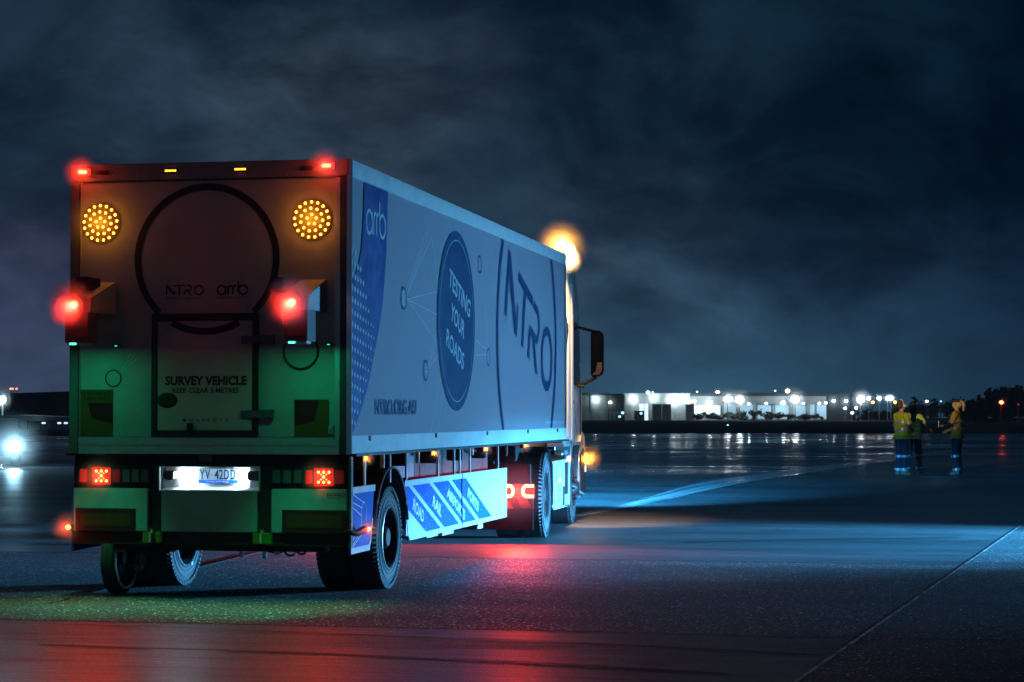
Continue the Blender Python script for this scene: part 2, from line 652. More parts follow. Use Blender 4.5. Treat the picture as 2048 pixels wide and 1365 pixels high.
def strip_on_ground(name, pts, w, mat, lift=.004, crown=0.0, seg=.5):
    """a ribbon laid along a polyline on the tarmac; crown > 0 makes a low rounded bead"""
    P = []
    for a, b in zip(pts, pts[1:]):
        n = max(1, int((Vector(b) - Vector(a)).length / seg))
        P += [Vector(a).lerp(Vector(b), i / n) for i in range(n)]
    P.append(Vector(pts[-1]))
    bm = bmesh.new()
    rows = []
    prof = [(-.5, 0), (-.25, .75), (0, 1), (.25, .75), (.5, 0)] if crown else [(-.5, 1), (.5, 1)]
    for i, p in enumerate(P):
        d = (P[min(i + 1, len(P) - 1)] - P[max(i - 1, 0)]).normalized()
        nrm = Vector((d.y, -d.x))
        ww = w(i / (len(P) - 1)) if callable(w) else w
        row = []
        for u, hgt in prof:
            q = p + nrm * u * ww
            row.append(bm.verts.new((q.x, q.y, gz(q.x, q.y) + (lift + crown * hgt))))
        rows.append(row)
    for A, B in zip(rows, rows[1:]):
        for k in range(len(prof) - 1):
            bm.faces.new((A[k], A[k + 1], B[k + 1], B[k]))
    bmesh.ops.recalc_face_normals(bm, faces=bm.faces)
    return sheet(name, bm, mat)


def seal_material():
    m = bpy.data.materials.new('joint_seal')
    m.use_nodes = True
    t = m.node_tree
    b = t.nodes['Principled BSDF']
    b.inputs['Base Color'].default_value = (.03, .03, .032, 1)
    tcn = N(t, 'ShaderNodeTexCoord')
    nz = noise(t, tcn.outputs['Object'], 1.3, 6, .7)
    t.links.new(ramp(t, nz, [(.40, (.12, .12, .12)), (.62, (.8, .8, .8))], 'LINEAR'), b.inputs['Roughness'])
    bn = N(t, 'ShaderNodeBump')
    bn.inputs['Strength'].default_value = .6
    bn.inputs['Distance'].default_value = .01
    t.links.new(noise(t, tcn.outputs['Object'], 14, 4), bn.inputs['Height'])
    t.links.new(bn.outputs[0], b.inputs['Normal'])
    return m


SEAL = seal_material()
GLINTJ = pr('joint_glint', (.75, .77, .80), .25, var=.7, vscale=3)
DARKJ = pr('joint_gap', (.004, .004, .004), .9)


def g2(x, y):
    p = wp(x, y)
    return (p[0], p[1])


# long joint on the right, its lamp glint painted in as pale dashes; left joint under the truck; cross joints
strip_on_ground('pavement_joint', [g2(4.9, -7.5), g2(5.52, -2.1), g2(7.36, 14.1), g2(8.6, 25)], .024, GLINTJ, .004)
strip_on_ground('pavement_joint', [g2(-1.13, -.66), g2(-1.46, 6.6)], .03, SEAL, .002, .008)
strip_on_ground('pavement_joint', [g2(-9, -1.9), g2(5.50, -2.06), g2(12, -2.0)], .035, DARKJ)
strip_on_ground('pavement_joint', [g2(-9, 5.45), g2(6.36, 5.41)], .05, DARKJ)


def streak_material():  # wet streak along the joint; its bright reflection is put in as pale colour
    m = bpy.data.materials.new('streak_sheen')
    m.use_nodes = True
    t = m.node_tree
    b = t.nodes['Principled BSDF']
    tcn = N(t, 'ShaderNodeTexCoord')
    lv = mapping(t, mapping(t, tcn.outputs['Object'], rot=(0, 0, .316)), scale=(5.5, .16, 1))
    nz = noise(t, lv, 1.0, 7, .68, .3)
    t.links.new(ramp(t, nz, [(.28, (.10, .10, .102)), (.50, (.70, .71, .72))], 'LINEAR'), b.inputs['Base Color'])
    t.links.new(ramp(t, nz, [(.35, (.12, .12, .12)), (.65, (.42, .42, .42))], 'LINEAR'), b.inputs['Roughness'])
    return m


strip_on_ground('wet_streak', [(.95, 32.4), (2.75, 37.9), (5.2, 45.7), (12.1, 66.4), (17.5, 82)],
                lambda s: .22 + .72 * smooth01(0, .25, s) - .25 * smooth01(.55, 1, s), streak_material(), .005)

TYRE = pr('tyre_mark', (.022, .022, .023), .55, var=.8, vscale=2.5)
strip_on_ground('tyre_mark', [(-3.36, 15.7), (-2.4, 15.45), (-1.6, 15.15), (-.9, 14.9), (.04, 14.6), (.70, 14.35), (2.0, 13.7)], .05, TYRE, .005)
strip_on_ground('tyre_mark', [(-3.2, 14.3), (-1.4, 13.85), (.24, 13.25), (1.3, 12.7)], .09, TYRE, .005)
strip_on_ground('tyre_mark', [g2(3.1, 8.6), g2(4.6, 9.6), g2(6.4, 10.3)], .12, TYRE, .005)
# ------------------------------------------------------------------ the survey truck
truck = thing('survey_truck', 'white articulated survey truck with warning lamps lit, parked on the wet tarmac', 'truck', (RX, RY, 0), -TH)

L, T, B, W2 = 10.73, 3.72, 1.227, 1.25


def fr(d):
    """rear face, standing d proud of it"""
    return lambda u, v: (u, -d, v)


def fs(d, x=W2):
    """right side face, standing d proud of it"""
    return lambda u, v: (x + d, u, v)


# ---- box body
m = MB()
m.box(-W2 + .004, W2 - .004, .06, L - .03, B + .02, T - .02)
box = m.done('trailer_box', PANEL, truck)
m = MB()
m.box(-W2, -1.165, 0, .07, B, 3.57).box(1.165, W2 - .03, 0, .07, B, 3.57)
m.box(-1.165, 1.165, 0, .06, 3.565, 3.575)
fr_o = m.done('rear_frame', DARKF, box, bevel=.006)
MB().box(-W2, W2, -.004, .07, 3.575, T).done('rear_header', pr('header_grey', (.26, .25, .24), .5, var=.1), box, bevel=.006)
MB().box(-W2 - .002, -1.17, -.003, .03, B, 3.57).done('edge_strip', pr('strip_grey', (.16, .155, .15), .5, var=.1), box, bevel=.004)
m = MB()
m.box(-1.163, 1.163, -.006, .06, B, 1.371)
m.box(-1.163, 1.163, -.009, -.006, 1.30, 1.304)
m.done('rear_sill', ALU, box, bevel=.003)
m = MB()
for i in range(17):
    u = -1.12 + i * .14
    for zz in (1.245, 1.355):
        m.ball((u, -.006, zz), .006, 1, (1, .5, 1))
    m.ball((u, -.005, 3.60), .005, 1, (1, .5, 1))
m.done('rivet', ALU, box)
m = MB()
m.box(-1.155, 1.115, .022, .062, 1.375, 3.563)
m.done('rear_panel', REARW, box)
m = MB()
m.box(1.118, 1.163, .004, .062, 1.371, 3.565).box(-1.163, -1.157, .006, .062, 1.371, 3.565)
m.done('edge_strip', ALU, box, bevel=.002)
m = MB()
m.box(W2 - .03, W2 + .012, -.004, .036, B, T - .004)
m.done('corner_trim', CHR, box, bevel=.005)
for s in (1, -1):
    m = MB()
    xa, xb = (W2 - .06, W2 + .011) if s > 0 else (-W2 - .011, -W2 + .06)
    m.prism([(xa, 3.569), (xb, 3.569), (xb, T - .02), (xb - s * .012, T) if s > 0 else (xb, T), (xa, T)] if s > 0 else
            [(xa, 3.569), (xb, 3.569), (xb, T), (xa + .012, T), (xa, T - .02)], 'y', .037, L)
    m.done('roof_rail', RAIL, box)
    m = MB()
    x0 = W2 if s > 0 else -W2 - .013
    m.box(x0 - .02 * (s > 0), x0 + .013 + .02 * (s < 0), .037, L, B + .008, 1.385)
    for z in (1.275, 1.335):
        m.box(x0 + .013 if s > 0 else x0 - .004, x0 + .017 if s > 0 else x0, .037, L, z, z + .006)
    m.done('side_rail', RAIL, box)
    m = MB()
    m.box(s * W2 - .05, s * W2 + .03 * s + .02, .04, L, B - .016, B + .006)
    m.done('rail_lip', DARKF, box)
m = MB()
m.box(-W2, W2, .05, L, T - .03, T - .006)
m.done('roof', RAIL, box)
for y in (.593, 3.097, 5.55, 7.95, 10.02):
    m = MB()
    m.box(W2 + .013, W2 + .019, y - .035, y - .006, 1.336, 1.381).box(W2 + .013, W2 + .019, y + .006, y + .035, 1.336, 1.381)
    m.done('rail_clip', BLK, box)
m = MB()
m.box(W2 - .05, W2 + .012, L - .06, L + .004, B, T - .002)
m.done('corner_trim', ALU, box, bevel=.004)

# ---- printed work on the right flank
E_ = .0045
f = fs(E_)
band_l = [(.441, 3.565), (.41, 3.25), (.348, 2.976), (.23, 2.80), (.08, 2.70), (.042, 2.67)]
band_r = [(.042, 1.39), (.25, 1.52), (.40, 1.64), (.54, 1.778), (.66, 1.92), (.74, 2.042), (.85, 2.18), (.94, 2.313), (1.02, 2.46),
          (1.076, 2.586), (1.14, 2.78), (1.196, 3.041), (1.225, 3.27), (1.245, 3.565)]
MB().poly2(f, band_l + band_r).done('printed_band', ROYAL, box, fix=False)
m = MB()
f2 = fs(E_ + .003)
for j in range(15):
    z = 2.945 - j * .103
    for i in range(9):
        y = .055 + i * .087 - (j % 2) * .006
        zz = z - i * .012
        edge = None
        for (ya, za), (yb, zb) in zip(band_r, band_r[1:]):
            if za <= zz <= zb:
                edge = ya + (yb - ya) * (zz - za) / (zb - za)
        lim = min((edge or .0) - .05, .06 + .125 * (j + .6) if j < 6 else 9)
        if y < lim + (.08 if j < 3 else 0) and zz > 1.42:
            r = .030 - .0016 * i - .0005 * j
            m.disc2(f2, (y, zz), r, r, 14)
m.done('printed_dots', PALE, box, fix=False)
# round lower-case logo on the band
m = MB()
w = .030
m.ring2(f2, (.595, 3.238), .095, .10, w, 40)
m.stroke2(f2, [(.694, 3.335), (.694, 3.137)], w)
for u in (.745, .835):
    m.stroke2(f2, [(u, 3.137), (u, 3.27), (u + .012, 3.31), (u + .04, 3.33), (u + .078, 3.33)], w)
m.stroke2(f2, [(.945, 3.44), (.945, 3.20)], w)
m.ring2(f2, (1.045, 3.235), .10, .10, w, 40)
m.done('printed_logo', PALE, box, fix=False)
# round badge
cb = (4.075, 2.527)
MB().disc2(f, cb, .878, .925, 96).done('printed_badge', pr('badge_blue', (.006, .062, .155), .4, var=.12, vscale=5), box, fix=False)
m = MB()
m.ring2(f2, cb, .79, .83, .009, 96)
RT = -.29
for txt, u, v, wd_, h in (('TESTING', 3.675, 2.875, 1.045, .190), ('YOUR', 3.765, 2.535, .66, .185), ('ROADS', 3.555, 2.262, .85, .185)):
    m.text2(f2, txt, u, v, u + wd_, v + h, .018, RT)
m.done('badge_lettering', PALE, box, fix=False)
# network of thin lines with small round nodes
m = MB()
ap = (2.94, 3.306)
lines = [((1.93, 2.66), ap), ((1.93, 2.66), (2.86, 3.36)), ((1.90, 2.70), (2.80, 3.40)), (ap, (3.235, 2.83)), ((1.95, 2.64), (3.20, 2.78)), ((1.95, 2.64), (3.195, 2.55)),
         ((1.95, 2.64), (3.25, 2.26)), ((2.81, 2.04), (3.19, 2.40)), ((2.81, 2.03), (3.22, 2.30)), ((2.82, 2.01), (3.27, 2.17)),
         ((3.36, 1.95), (2.93, 1.39)), ((3.48, 1.84), (3.24, 1.39)), ((5.57, 2.22), (4.98, 2.2)), ((5.57, 2.28), (5.02, 2.36)), ((5.62, 2.29), (5.50, 2.75))]
for a, b_ in lines:
    m.stroke2(f, [a, b_], .008)
m.done('printed_lines', LINEW, box, fix=False)
for c_, r in (((1.841, 2.64), .098), ((2.715, 1.99), .092), ((5.209, 3.192), .090), ((5.66, 2.196), .092)):
    MB().ring2(f, c_, r, r, .020, 40).done('printed_node', INKB, box, fix=False)
m = MB()
m.stroke2(f, [(1.80, 2.58), (1.80, 2.70), (1.88, 2.70), (1.88, 2.58), (1.80, 2.58)], .012).stroke2(f, [(1.84, 2.57), (1.84, 2.71)], .012)
m.stroke2(f, [(2.67, 1.98), (2.76, 1.98), (2.76, 2.02), (2.70, 2.02), (2.68, 2.05)], .012).stroke2(f, [(2.715, 1.93), (2.715, 1.97)], .010)
m.done('node_symbol', LINEW, box, fix=False)
MB().text2(f, 'NTRO.ORG.AU', .826, 1.562, 2.334, 1.702, .026).done('web_address', INKB, box, fix=False)
# the big logo: four letters turned in a cut-off circle
m = MB()
cc, RR = (8.065, 2.49), 1.90
a = math.asin(1.075 / RR)
a2 = math.asin(1.10 / RR)
m.ring2(f, cc, RR, RR, .105, 60, pi - a, pi + a2)
m.ring2(f, cc, RR, RR, .105, 60, -a2, a)
e1, e2, o0 = (.959, -.284), (.284, .959), (6.571, 2.721)


def lg(dd):
    g = fs(dd)
    return lambda u, v: g(o0[0] + u * e1[0] + v * e2[0], o0[1] + u * e1[1] + v * e2[1])


m2 = m
q = lg(E_)
m2.poly2(q, [(0, 0), (.13, 0), (.13, .54), (.62, -.02), (.78, -.02), (.78, .37), (.68, .37), (.68, .14), (.16, .80), (.02, .80)])
m2.poly2(q, [(.665, .655), (1.60, .655), (1.60, .775), (.665, .775)])
m2.poly2(q, [(1.05, -.03), (1.185, -.03), (1.19, .652), (1.045, .652)])
arc = [(1.70, .715)] + [(1.93 + .185 * cos(t_), .525 + .19 * sin(t_)) for t_ in [pi / 2 - i * pi / 14 for i in range(15)]] + [(1.50, .335)]
m2.stroke2(q, arc, .105)
m2.poly2(q, [(1.48, -.04), (1.60, -.04), (1.60, .28), (1.48, .28)])
m2.poly2(q, [(1.72, .28), (1.88, .28), (2.19, -.05), (2.03, -.06)])
m2.ring2(q, (2.745, .345), .355, .355, .118, 56)
m2.done('printed_logo', pr('logo_blue', (.010, .062, .165), .4, var=.12, vscale=6), box, fix=False)
m = MB()
m.text2(f2, 'www.ntro.org.au', 9.15, 1.43, 10.55, 1.485, .0)
m.done('web_address', LINEW, box, fix=False)

# ---- printed work on the rear
g1 = fr(-.0185)
m = MB()
m.ring2(g1, (-.022, 2.89), .62, .618, .062, 96, radians(-38), radians(218))
m.bm.clear()
m.ring2(g1, (-.022, 2.89), .62, .618, .060, 96, radians(-47), radians(227))
for u0, kind in ((-.387, 'n'), (.075, 'a')):
    if kind == 'n':
        k = .0875 / .80
        qq = lambda u, v: g1(-.387 + u * .1085, 2.588 + v * .0875 / .8)
        m.poly2(qq, [(0, 0), (.13, 0), (.13, .54), (.62, -.02), (.78, -.02), (.78, .37), (.68, .37), (.68, .14), (.16, .80), (.02, .80)])
        m.poly2(qq, [(.665, .655), (1.60, .655), (1.60, .775), (.665, .775)])
        m.poly2(qq, [(1.05, -.03), (1.185, -.03), (1.19, .652), (1.045, .652)])
        m.stroke2(qq, arc, .105)
        m.poly2(qq, [(1.48, -.04), (1.60, -.04), (1.60, .28), (1.48, .28)])
        m.poly2(qq, [(1.72, .28), (1.88, .28), (2.19, -.05), (2.03, -.06)])
        m.ring2(qq, (2.745, .345), .355, .355, .118, 40)
    else:
        w = .015
        m.ring2(g1, (.112, 2.624), .036, .038, w, 28)
        m.stroke2(g1, [(.150, 2.662), (.150, 2.586)], w)
        for u in (.172, .212):
            m.stroke2(g1, [(u, 2.586), (u, 2.64), (u + .01, 2.656), (u + .036, 2.66)], w)
        m.stroke2(g1, [(.262, 2.70), (.262, 2.61)], w)
        m.ring2(g1, (.305, 2.624), .040, .038, w, 28)
m.text2(g1, 'NTRO.ORG.AU', -.385, 2.548, -.055, 2.566, .0)
m.text2(g1, 'RESEARCH GROUP', .078, 2.550, .345, 2.566, .0)
m.ring2(g1, (-.858, 1.875), .070, .070, .012, 36)
m.done('rear_lettering', INK, box, fix=False)
m = MB()
m.stroke2(g1, [(-.80, 1.93), (-.66, 2.08)], .006).stroke2(g1, [(-.79, 1.92), (-.63, 2.06)], .006).stroke2(g1, [(-.79, 1.94), (-.70, 2.09)], .006)
m.done('printed_lines', LINEW, box, fix=False)
MB().tube([(.82 + .150 * sin(t_), .004, 2.10 + .150 * cos(t_)) for t_ in [radians(28 + i * 304 / 40) for i in range(41)]], .008, 6).done('cable_loop', BLK, box)

# ---- rear hatch
m = MB()
m.box(-.452, .398, -.004, .022, 1.428, 2.362)
door = m.done('rear_hatch', REARW, truck, bevel=.003)
m = MB()
for a4 in ((-.503, .447, 2.362, 2.426), (-.503, .447, 1.372, 1.428)):
    m.box(a4[0], a4[1], -.012, .022, a4[2], a4[3])
m.box(-.503, -.452, -.012, .022, 1.428, 2.362).box(.398, .447, -.012, .022, 1.428, 2.362)
m.done('hatch_frame', INK, door, bevel=.004)
gd = fr(.0055)
m = MB()
pts = [(-.022 + .62 * cos(t_), 2.89 + .618 * sin(t_)) for t_ in [radians(-128.5 + i * 77 / 24) for i in range(25)]]
m.stroke2(gd, [p for p in pts if p[1] < 2.36], .060)
m.text2(gd, 'SURVEY VEHICLE', -.378, 1.812, .349, 1.893, .045)
m.text2(gd, 'KEEP CLEAR 3 METRES', -.315, 1.748, .279, 1.792, .022)
for i, ch in enumerate('HAWKEYE'):
    u = -.155 + i * .053
    m.text2(gd, ch, u, 1.502, u + .026, 1.530, .0)
m.disc2(gd, (-.205, 1.516), .013, .013, 16)
m.done('hatch_lettering', INK, door, fix=False)
m = MB()
m.lathe((-.36, 0, 1.686), [(-.012, .001), (-.018, .05), (-.012, .084), (-.004, .092), (-.004, .001)], 36, 'y', close=False)
for v in m.bm.verts:
    v.co.z = 1.686 + (v.co.z - 1.686) * .72
m.done('latch_cover', BLK, door)
for z in (2.198, 1.567):
    m = MB()
    m.box(.30, .392, -.016, -.004, z - .034, z + .034)
    m.box(.452, .585, -.020, .022, z - .038, z + .038)
    m.box(.392, .452, -.026, -.012, z - .030, z + .030)
    m.cyl((.462, -.020, z), 'z', .012, -.034, .034, 12).cyl((.34, -.016, z + .015), 'y', .008, -.006, 0, 8).cyl((.34, -.016, z - .015), 'y', .008, -.006, 0, 8)
    m.cyl((.54, -.020, z + .017), 'y', .008, -.006, 0, 8).cyl((.54, -.020, z - .017), 'y', .008, -.006, 0, 8)
    m.done('hatch_hinge', pr('hinge_metal', (.13, .13, .135), .4, .3, var=.3, vscale=30), door, bevel=.002)
m = MB()
m.box(-.175, -.125, -.030, -.012, 1.42, 1.49).tube([(-.15, -.032, 1.44), (-.15, -.036, 1.36)], .007, 8)
m.done('hatch_latch', BLK, door, bevel=.003)

# ---- marker plates on the rear
m = MB()
m.box(-1.150, -.862, .010, .0215, 1.382, 1.778)
pl = m.done('marker_plate', YEL, truck)
gp_ = fr(-.0085)
m = MB()
m.poly2(gp_, [(-1.085, 1.665), (-.864, 1.665), (-.864, 1.492), (-.93, 1.503), (-1.045, 1.530)])
m.done('red_field', RED, pl, fix=False)
m = MB()
m.text2(gp_, 'DO NOT OVERTAKE', -1.142, 1.729, -.885, 1.762, .012)
m.text2(gp_, 'TURNING VEHICLE', -1.125, 1.684, -.880, 1.718, .012)
m.done('plate_lettering', INK, pl, fix=False)
m = MB()
m.box(.764, 1.063, .010, .0215, 1.382, 1.690)
pl = m.done('marker_plate', YEL, truck)
m = MB()
m.poly2(gp_, [(.766, 1.688), (.980, 1.688), (.968, 1.63), (.940, 1.512), (.85, 1.487), (.766, 1.470)])
m.done('red_field', RED, pl, fix=False)
m = MB()
m.box(1.066, 1.112, -.006, .02, 1.40, 1.475).box(1.075, 1.103, -.014, -.006, 1.425, 1.46)
m.done('panel_catch', ALU, truck, bevel=.003)


# ---- lamps on the top rail
def lit_lens(name, x, y, z, w, h, mat, parent, d=.02):
    m = MB()
    m.box(x - w / 2, x + w / 2, y - d, y, z - h / 2, z + h / 2)
    return m.done(name, mat, parent, bevel=min(w, h) * .25)


RCOL = (1, .035, .02)
REDG = em('red_lens_glow', (1, .025, .015), 2.2)
for x, z in ((-1.122, 3.651), (1.056, 3.657)):
    b_ = lit_lens('warning_beacon', x, -.005, z, .15, .075, BLK, truck, .03)
    lit_lens('beacon_lens', x, -.035, z, .135, .062, REDG, b_, .016)
    lit_lens('beacon_led', x, -.051, z, .080, .030, E_RED, b_, .008)
    point('beacon_or_fill_light', (x, -.10, z), 2.2, RCOL, .02, b_)
    glow_volume(b_, (x, -.09, z), .19, 9.5)
    spot('beacon_or_fill_light', (x, -.10, z), (x, -3, z - 1.4), 26, RCOL, 120, .9, .02, b_)
for x, z, on in ((-.961, 3.648, 0), (-.335, 3.649, 1), (.288, 3.648, 1), (.872, 3.645, 0)):
    m = MB()
    m.box(x - .062, x + .062, -.022, -.003, z - .018, z + .018)
    b_ = m.done('marker_lamp', INK, truck, bevel=.008)
    m = MB()
    for i in range(6):
        u = x - .043 + i * .0172
        m.box(u - .006, u + .006, -.026, -.021, z - .008, z + .008)
    m.done('led_row', E_AMBS if on else GREYL, b_)

# ---- round amber LED signals
for x, z in ((-.979, 3.214), (.912, 3.210)):
    m = MB()
    m.lathe((x, .022, z), [(0, .175), (-.012, .175), (-.016, .165), (-.016, .001), (0, .001)], 48, 'y')
    b_ = m.done('signal_lamp', pr('signal_backing', (.05, .03, .012), .35, spec=.5, emit=(1, .20, .005), estr=.10), truck)
    m = MB()
    for r, n, ph in ((.150, 17, .1), (.097, 11, .5), (.042, 5, .3)):
        for i in range(n):
            a_ = ph + 2 * pi * i / n
            m.ball((x + r * cos(a_), .004, z + r * sin(a_)), .0115, 2, (1, .6, 1))
    m.done('led_cluster', E_AMB, b_)
    point('signal_light', (x, -.06, z), 2.4, (1, .30, .015), .10, b_)
    glow_volume(b_, (x, -.04, z), .30, 3.0)
    spot('signal_light', (x, -.16, z), (x, 1, z), 1.0, (1, .36, .03), 150, .9, .10, b_)

# ---- camera housings with a red beacon above and a green lamp below
for sx, x0, x1 in ((-1, -1.062, -.862), (1, .842, 1.042)):
    hx0, hx1 = (x0, x1 + .03) if sx < 0 else (x0 - .03, x1)
    m = MB()
    m.prism([(.02, 2.705), (-.54, 2.535), (-.55, 2.42), (.02, 2.42)], 'x', hx0, hx1)
    hous = m.done('camera_housing', pr('housing_white', (.46, .46, .47), .5, var=.15, vscale=10), truck, bevel=.006)
    m = MB()
    m.box(x0, x1, -.545, -.30, 2.165, 2.42)
    m.box(x0 + .02, x1 - .02, -.552, -.545, 2.20, 2.40)
    m.done('housing_leg', pr('housing_dark', (.10, .09, .09), .5, var=.2, vscale=12), hous, bevel=.006)
    cx = (x0 + x1) / 2 - .01 * sx
    m = MB()
    m.lathe((cx, -.552, 2.478), [(0, .068), (-.02, .068), (-.03, .055), (-.03, .001), (0, .001)], 28, 'y')
    b_ = m.done('warning_beacon', BLK, hous)
    m = MB()
    m.lathe((cx, -.582, 2.478), [(0, .060), (-.014, .056), (-.024, .036), (-.027, .001), (0, .001)], 28, 'y')
    m.done('beacon_lens', REDG, hous)
    m = MB()
    m.lathe((cx, -.607, 2.478), [(0, .034), (-.008, .030), (-.012, .001), (0, .001)], 24, 'y')
    m.done('beacon_led', E_RED, hous)
    point('beacon_or_fill_light', (cx, -.65, 2.478), 2.5, RCOL, .02, b_)
    glow_volume(b_, (cx, -.64, 2.478), .25, 11.5)
    spot('beacon_or_fill_light', (cx, -.66, 2.478), (cx, -3, 1.2), 68, RCOL, 130, .9, .03, b_)
    # little camera beside the hood
    cxx = hx0 - .075 if sx > 0 else hx0 + .085
    m = MB()
    m.box(cxx - .055, cxx + .055, -.40, -.12, 2.60 if sx > 0 else 2.63, 2.70 if sx > 0 else 2.725)
    m.box(cxx - .065, cxx + .065, -.44, -.10, 2.585 if sx > 0 else 2.615, 2.597 if sx > 0 else 2.627)
    m.box(cxx - .02, cxx + .02, -.16, .02, 2.52, 2.60)
    m.done('camera', BLK, hous, bevel=.006)
    m = MB()
    m.cyl((cxx, -.40, 2.65), 'y', .036, -.018, 0, 20)
    m.done('camera_lens', GLASS, hous)
    # green lamp under the leg
    m = MB()
    m.box(x0 + .01, x1 - .01, -.53, -.40, 2.145, 2.165)
    gl_ = m.done('green_lamp', ALU, hous, bevel=.003)
    m = MB()
    gx = x0 + .065
    m.box(gx - .026, gx + .026, -.537, -.50, 2.148, 2.160)
    m.done('green_led', E_GRN, hous)
    l = bpy.data.lights.new('green_light', 'AREA')
    l.shape = 'DISK'
    l.size = .06
    l.energy = 1.9
    l.color = (.0, 1, .42)
    o = bpy.data.objects.new('green_light', l)
    o.location = (gx + .02 * sx, -.46, 2.138)
    COL.objects.link(o)
    o.parent = gl_
    spot('green_downlight', (gx - .02 * sx, -.52, 2.135), (gx - .10 * sx, -.50, 0), 96, (.0, 1, .40), 60, .8, .02, gl_)
    spot('green_downlight', (gx - .02 * sx, -.54, 2.135), (gx - .35 * sx, -1.12, 0), 95, (.0, 1, .33), 46, .9, .02, gl_)
    m = MB()
    cx2 = 1.07 if sx > 0 else -.82
    m.box(cx2 - .03, cx2 + .03, -.02, .02, 2.145, 2.165)
    m.done('wall_lamp', BLK, hous)
    MB().box(cx2 - .012, cx2 + .012, -.024, -.020, 2.148, 2.156).done('green_led', em('dim_green_led', (.05, 1, .45), 1.0), hous)
# side cheek lit from the right belongs to the right-hand hood
# ---- rear bumper and light bar
m = MB()
m.box(-1.225, 1.235, .06, .16, 1.12, B - .01)
m.box(-1.225, -.46, .05, .14, .94, 1.14).box(.50, 1.235, .05, .14, .94, 1.14)
m.box(-.46, .50, .20, .24, .90, 1.14)
m.box(-1.225, 1.225, .02, .12, .452, .566)
m.box(-.53, -.41, .03, .12, .56, 1.13).box(.446, .57, .03, .12, .56, 1.13)
m.box(-1.0, 1.0, .14, .30, .40, .47)
bump = m.done('rear_bumper', BLK, truck, bevel=.006)
for x0, x1, z1 in ((-1.202, -.528, .935), (-.408, .444, .923), (.570, 1.232, .938)):
    m = MB()
    m.box(x0, x1, -.008, .03, .567, z1)
    m.done('bumper_panel', pr('bumper_grey', (.34, .34, .33), .4, var=.12, vscale=5), bump, bevel=.007)
for x0, x1 in ((-1.182, -.636), (.667, 1.228)):
    m = MB()
    m.box(x0, x1, -.013, -.009, .570, .762)
    r_ = m.done('rear_reflector', RED, bump)
    MB().box(x0 + .045, x1 - .045, -.016, -.0135, .612, .722).done('yellow_field', pr('amber_reflector', (.16, .032, .005), .35, var=.12, vscale=40), bump)
for x in (-.482, .497):
    m = MB()
    m.box(x - .085, x + .085, -.030, .02, .470, .566)
    m.box(x - .02, x + .02, -.045, -.03, .475, .60)
    m.done('tow_block', HIVY, bump, bevel=.006)
    MB().tube([(x - .005, -.055, .48), (x - .005, -.055, .56), (x + .012, -.06, .575)], .012, 8).done('tow_pin', ALU, bump)
m = MB()
gb = fr(.0095)
m.text2(gb, 'BIG WHEELS', 1.075, .880, 1.195, .905, .02)
for s in (-1, 1):
    m.stroke2(gb, [(1.135 + s * .066, .910), (1.135 + s * .076, .892), (1.135 + s * .066, .868)], .008)
    m.stroke2(gb, [(1.135 + s * .052, .866), (1.135 + s * .01, .860)], .004)
m.done('maker_badge', pr('badge_brown', (.10, .05, .03), .5), bump, fix=False)
# corner post on the right
m = MB()
m.box(1.238, 1.262, .012, .075, .445, B - .02)
m.done('corner_post', pr('post_grey', (.16, .15, .16), .6, var=.4, vscale=40), bump, bevel=.004)

# tail lamps
for xs_, lit, lens2, extra in ((-1, (-1.035, -.870), (-1.150, -1.085), (-.855, -.785)), (1, (.945, 1.110), (.870, .925), (1.125, 1.20))):
    m = MB()
    xa, xb = (-1.205, -.50) if xs_ < 0 else (.555, 1.228)
    m.box(xa, xb, .012, .05, .955, 1.125)
    tl = m.done('tail_lamp', pr('lamp_body', (.022, .010, .010), .3), truck, bevel=.006)
    MB().box(lit[0], lit[1], -.004, .012, .965, 1.112).done('brake_lens', pr('brake_red', (.30, .01, .01), .2, emit=(1, .012, .008), estr=.45), tl, bevel=.004)
    m = MB()
    cx = (lit[0] + lit[1]) / 2
    for iz, row in ((1.080, (-1, 0, 1)), (1.040, (0,)), (.996, (-1, 0, 1))):
        for i in row:
            m.ball((cx + i * .046, -.005, iz), .013, 1, (1, .5, 1))
    for iz, row in ((1.061, (-.5, .5)), (1.018, (-.5, .5))):
        for i in row:
            m.ball((cx + i * .046, -.005, iz), .006, 1, (1, .5, 1))
    m.done('led_cluster', E_REDS, tl)
    MB().box(lens2[0], lens2[1], -.002, .012, .985, 1.095).done('side_lens', REDL, tl, bevel=.004)
    MB().box(extra[0], extra[1], -.002, .012, .985, 1.095).done('side_lens', pr('dim_red_lens', (.20, .012, .012), .2, emit=(1, .02, .01), estr=.05), tl, bevel=.004)
    for k in range(3):
        u = (-.765 + k * .085) if xs_ < 0 else (.575 + k * .095)
        MB().box(u, u + .070, .000, .012, .985, 1.095).done('clear_lens', GREYL, tl, bevel=.004)
    spot('tail_light', (cx, -.05, 1.04), (cx, -2, .55), 14, (1, .03, .02), 165, .4, .05, tl)
    glow_volume(tl, (cx, -.03, 1.04), .22, 2.0)

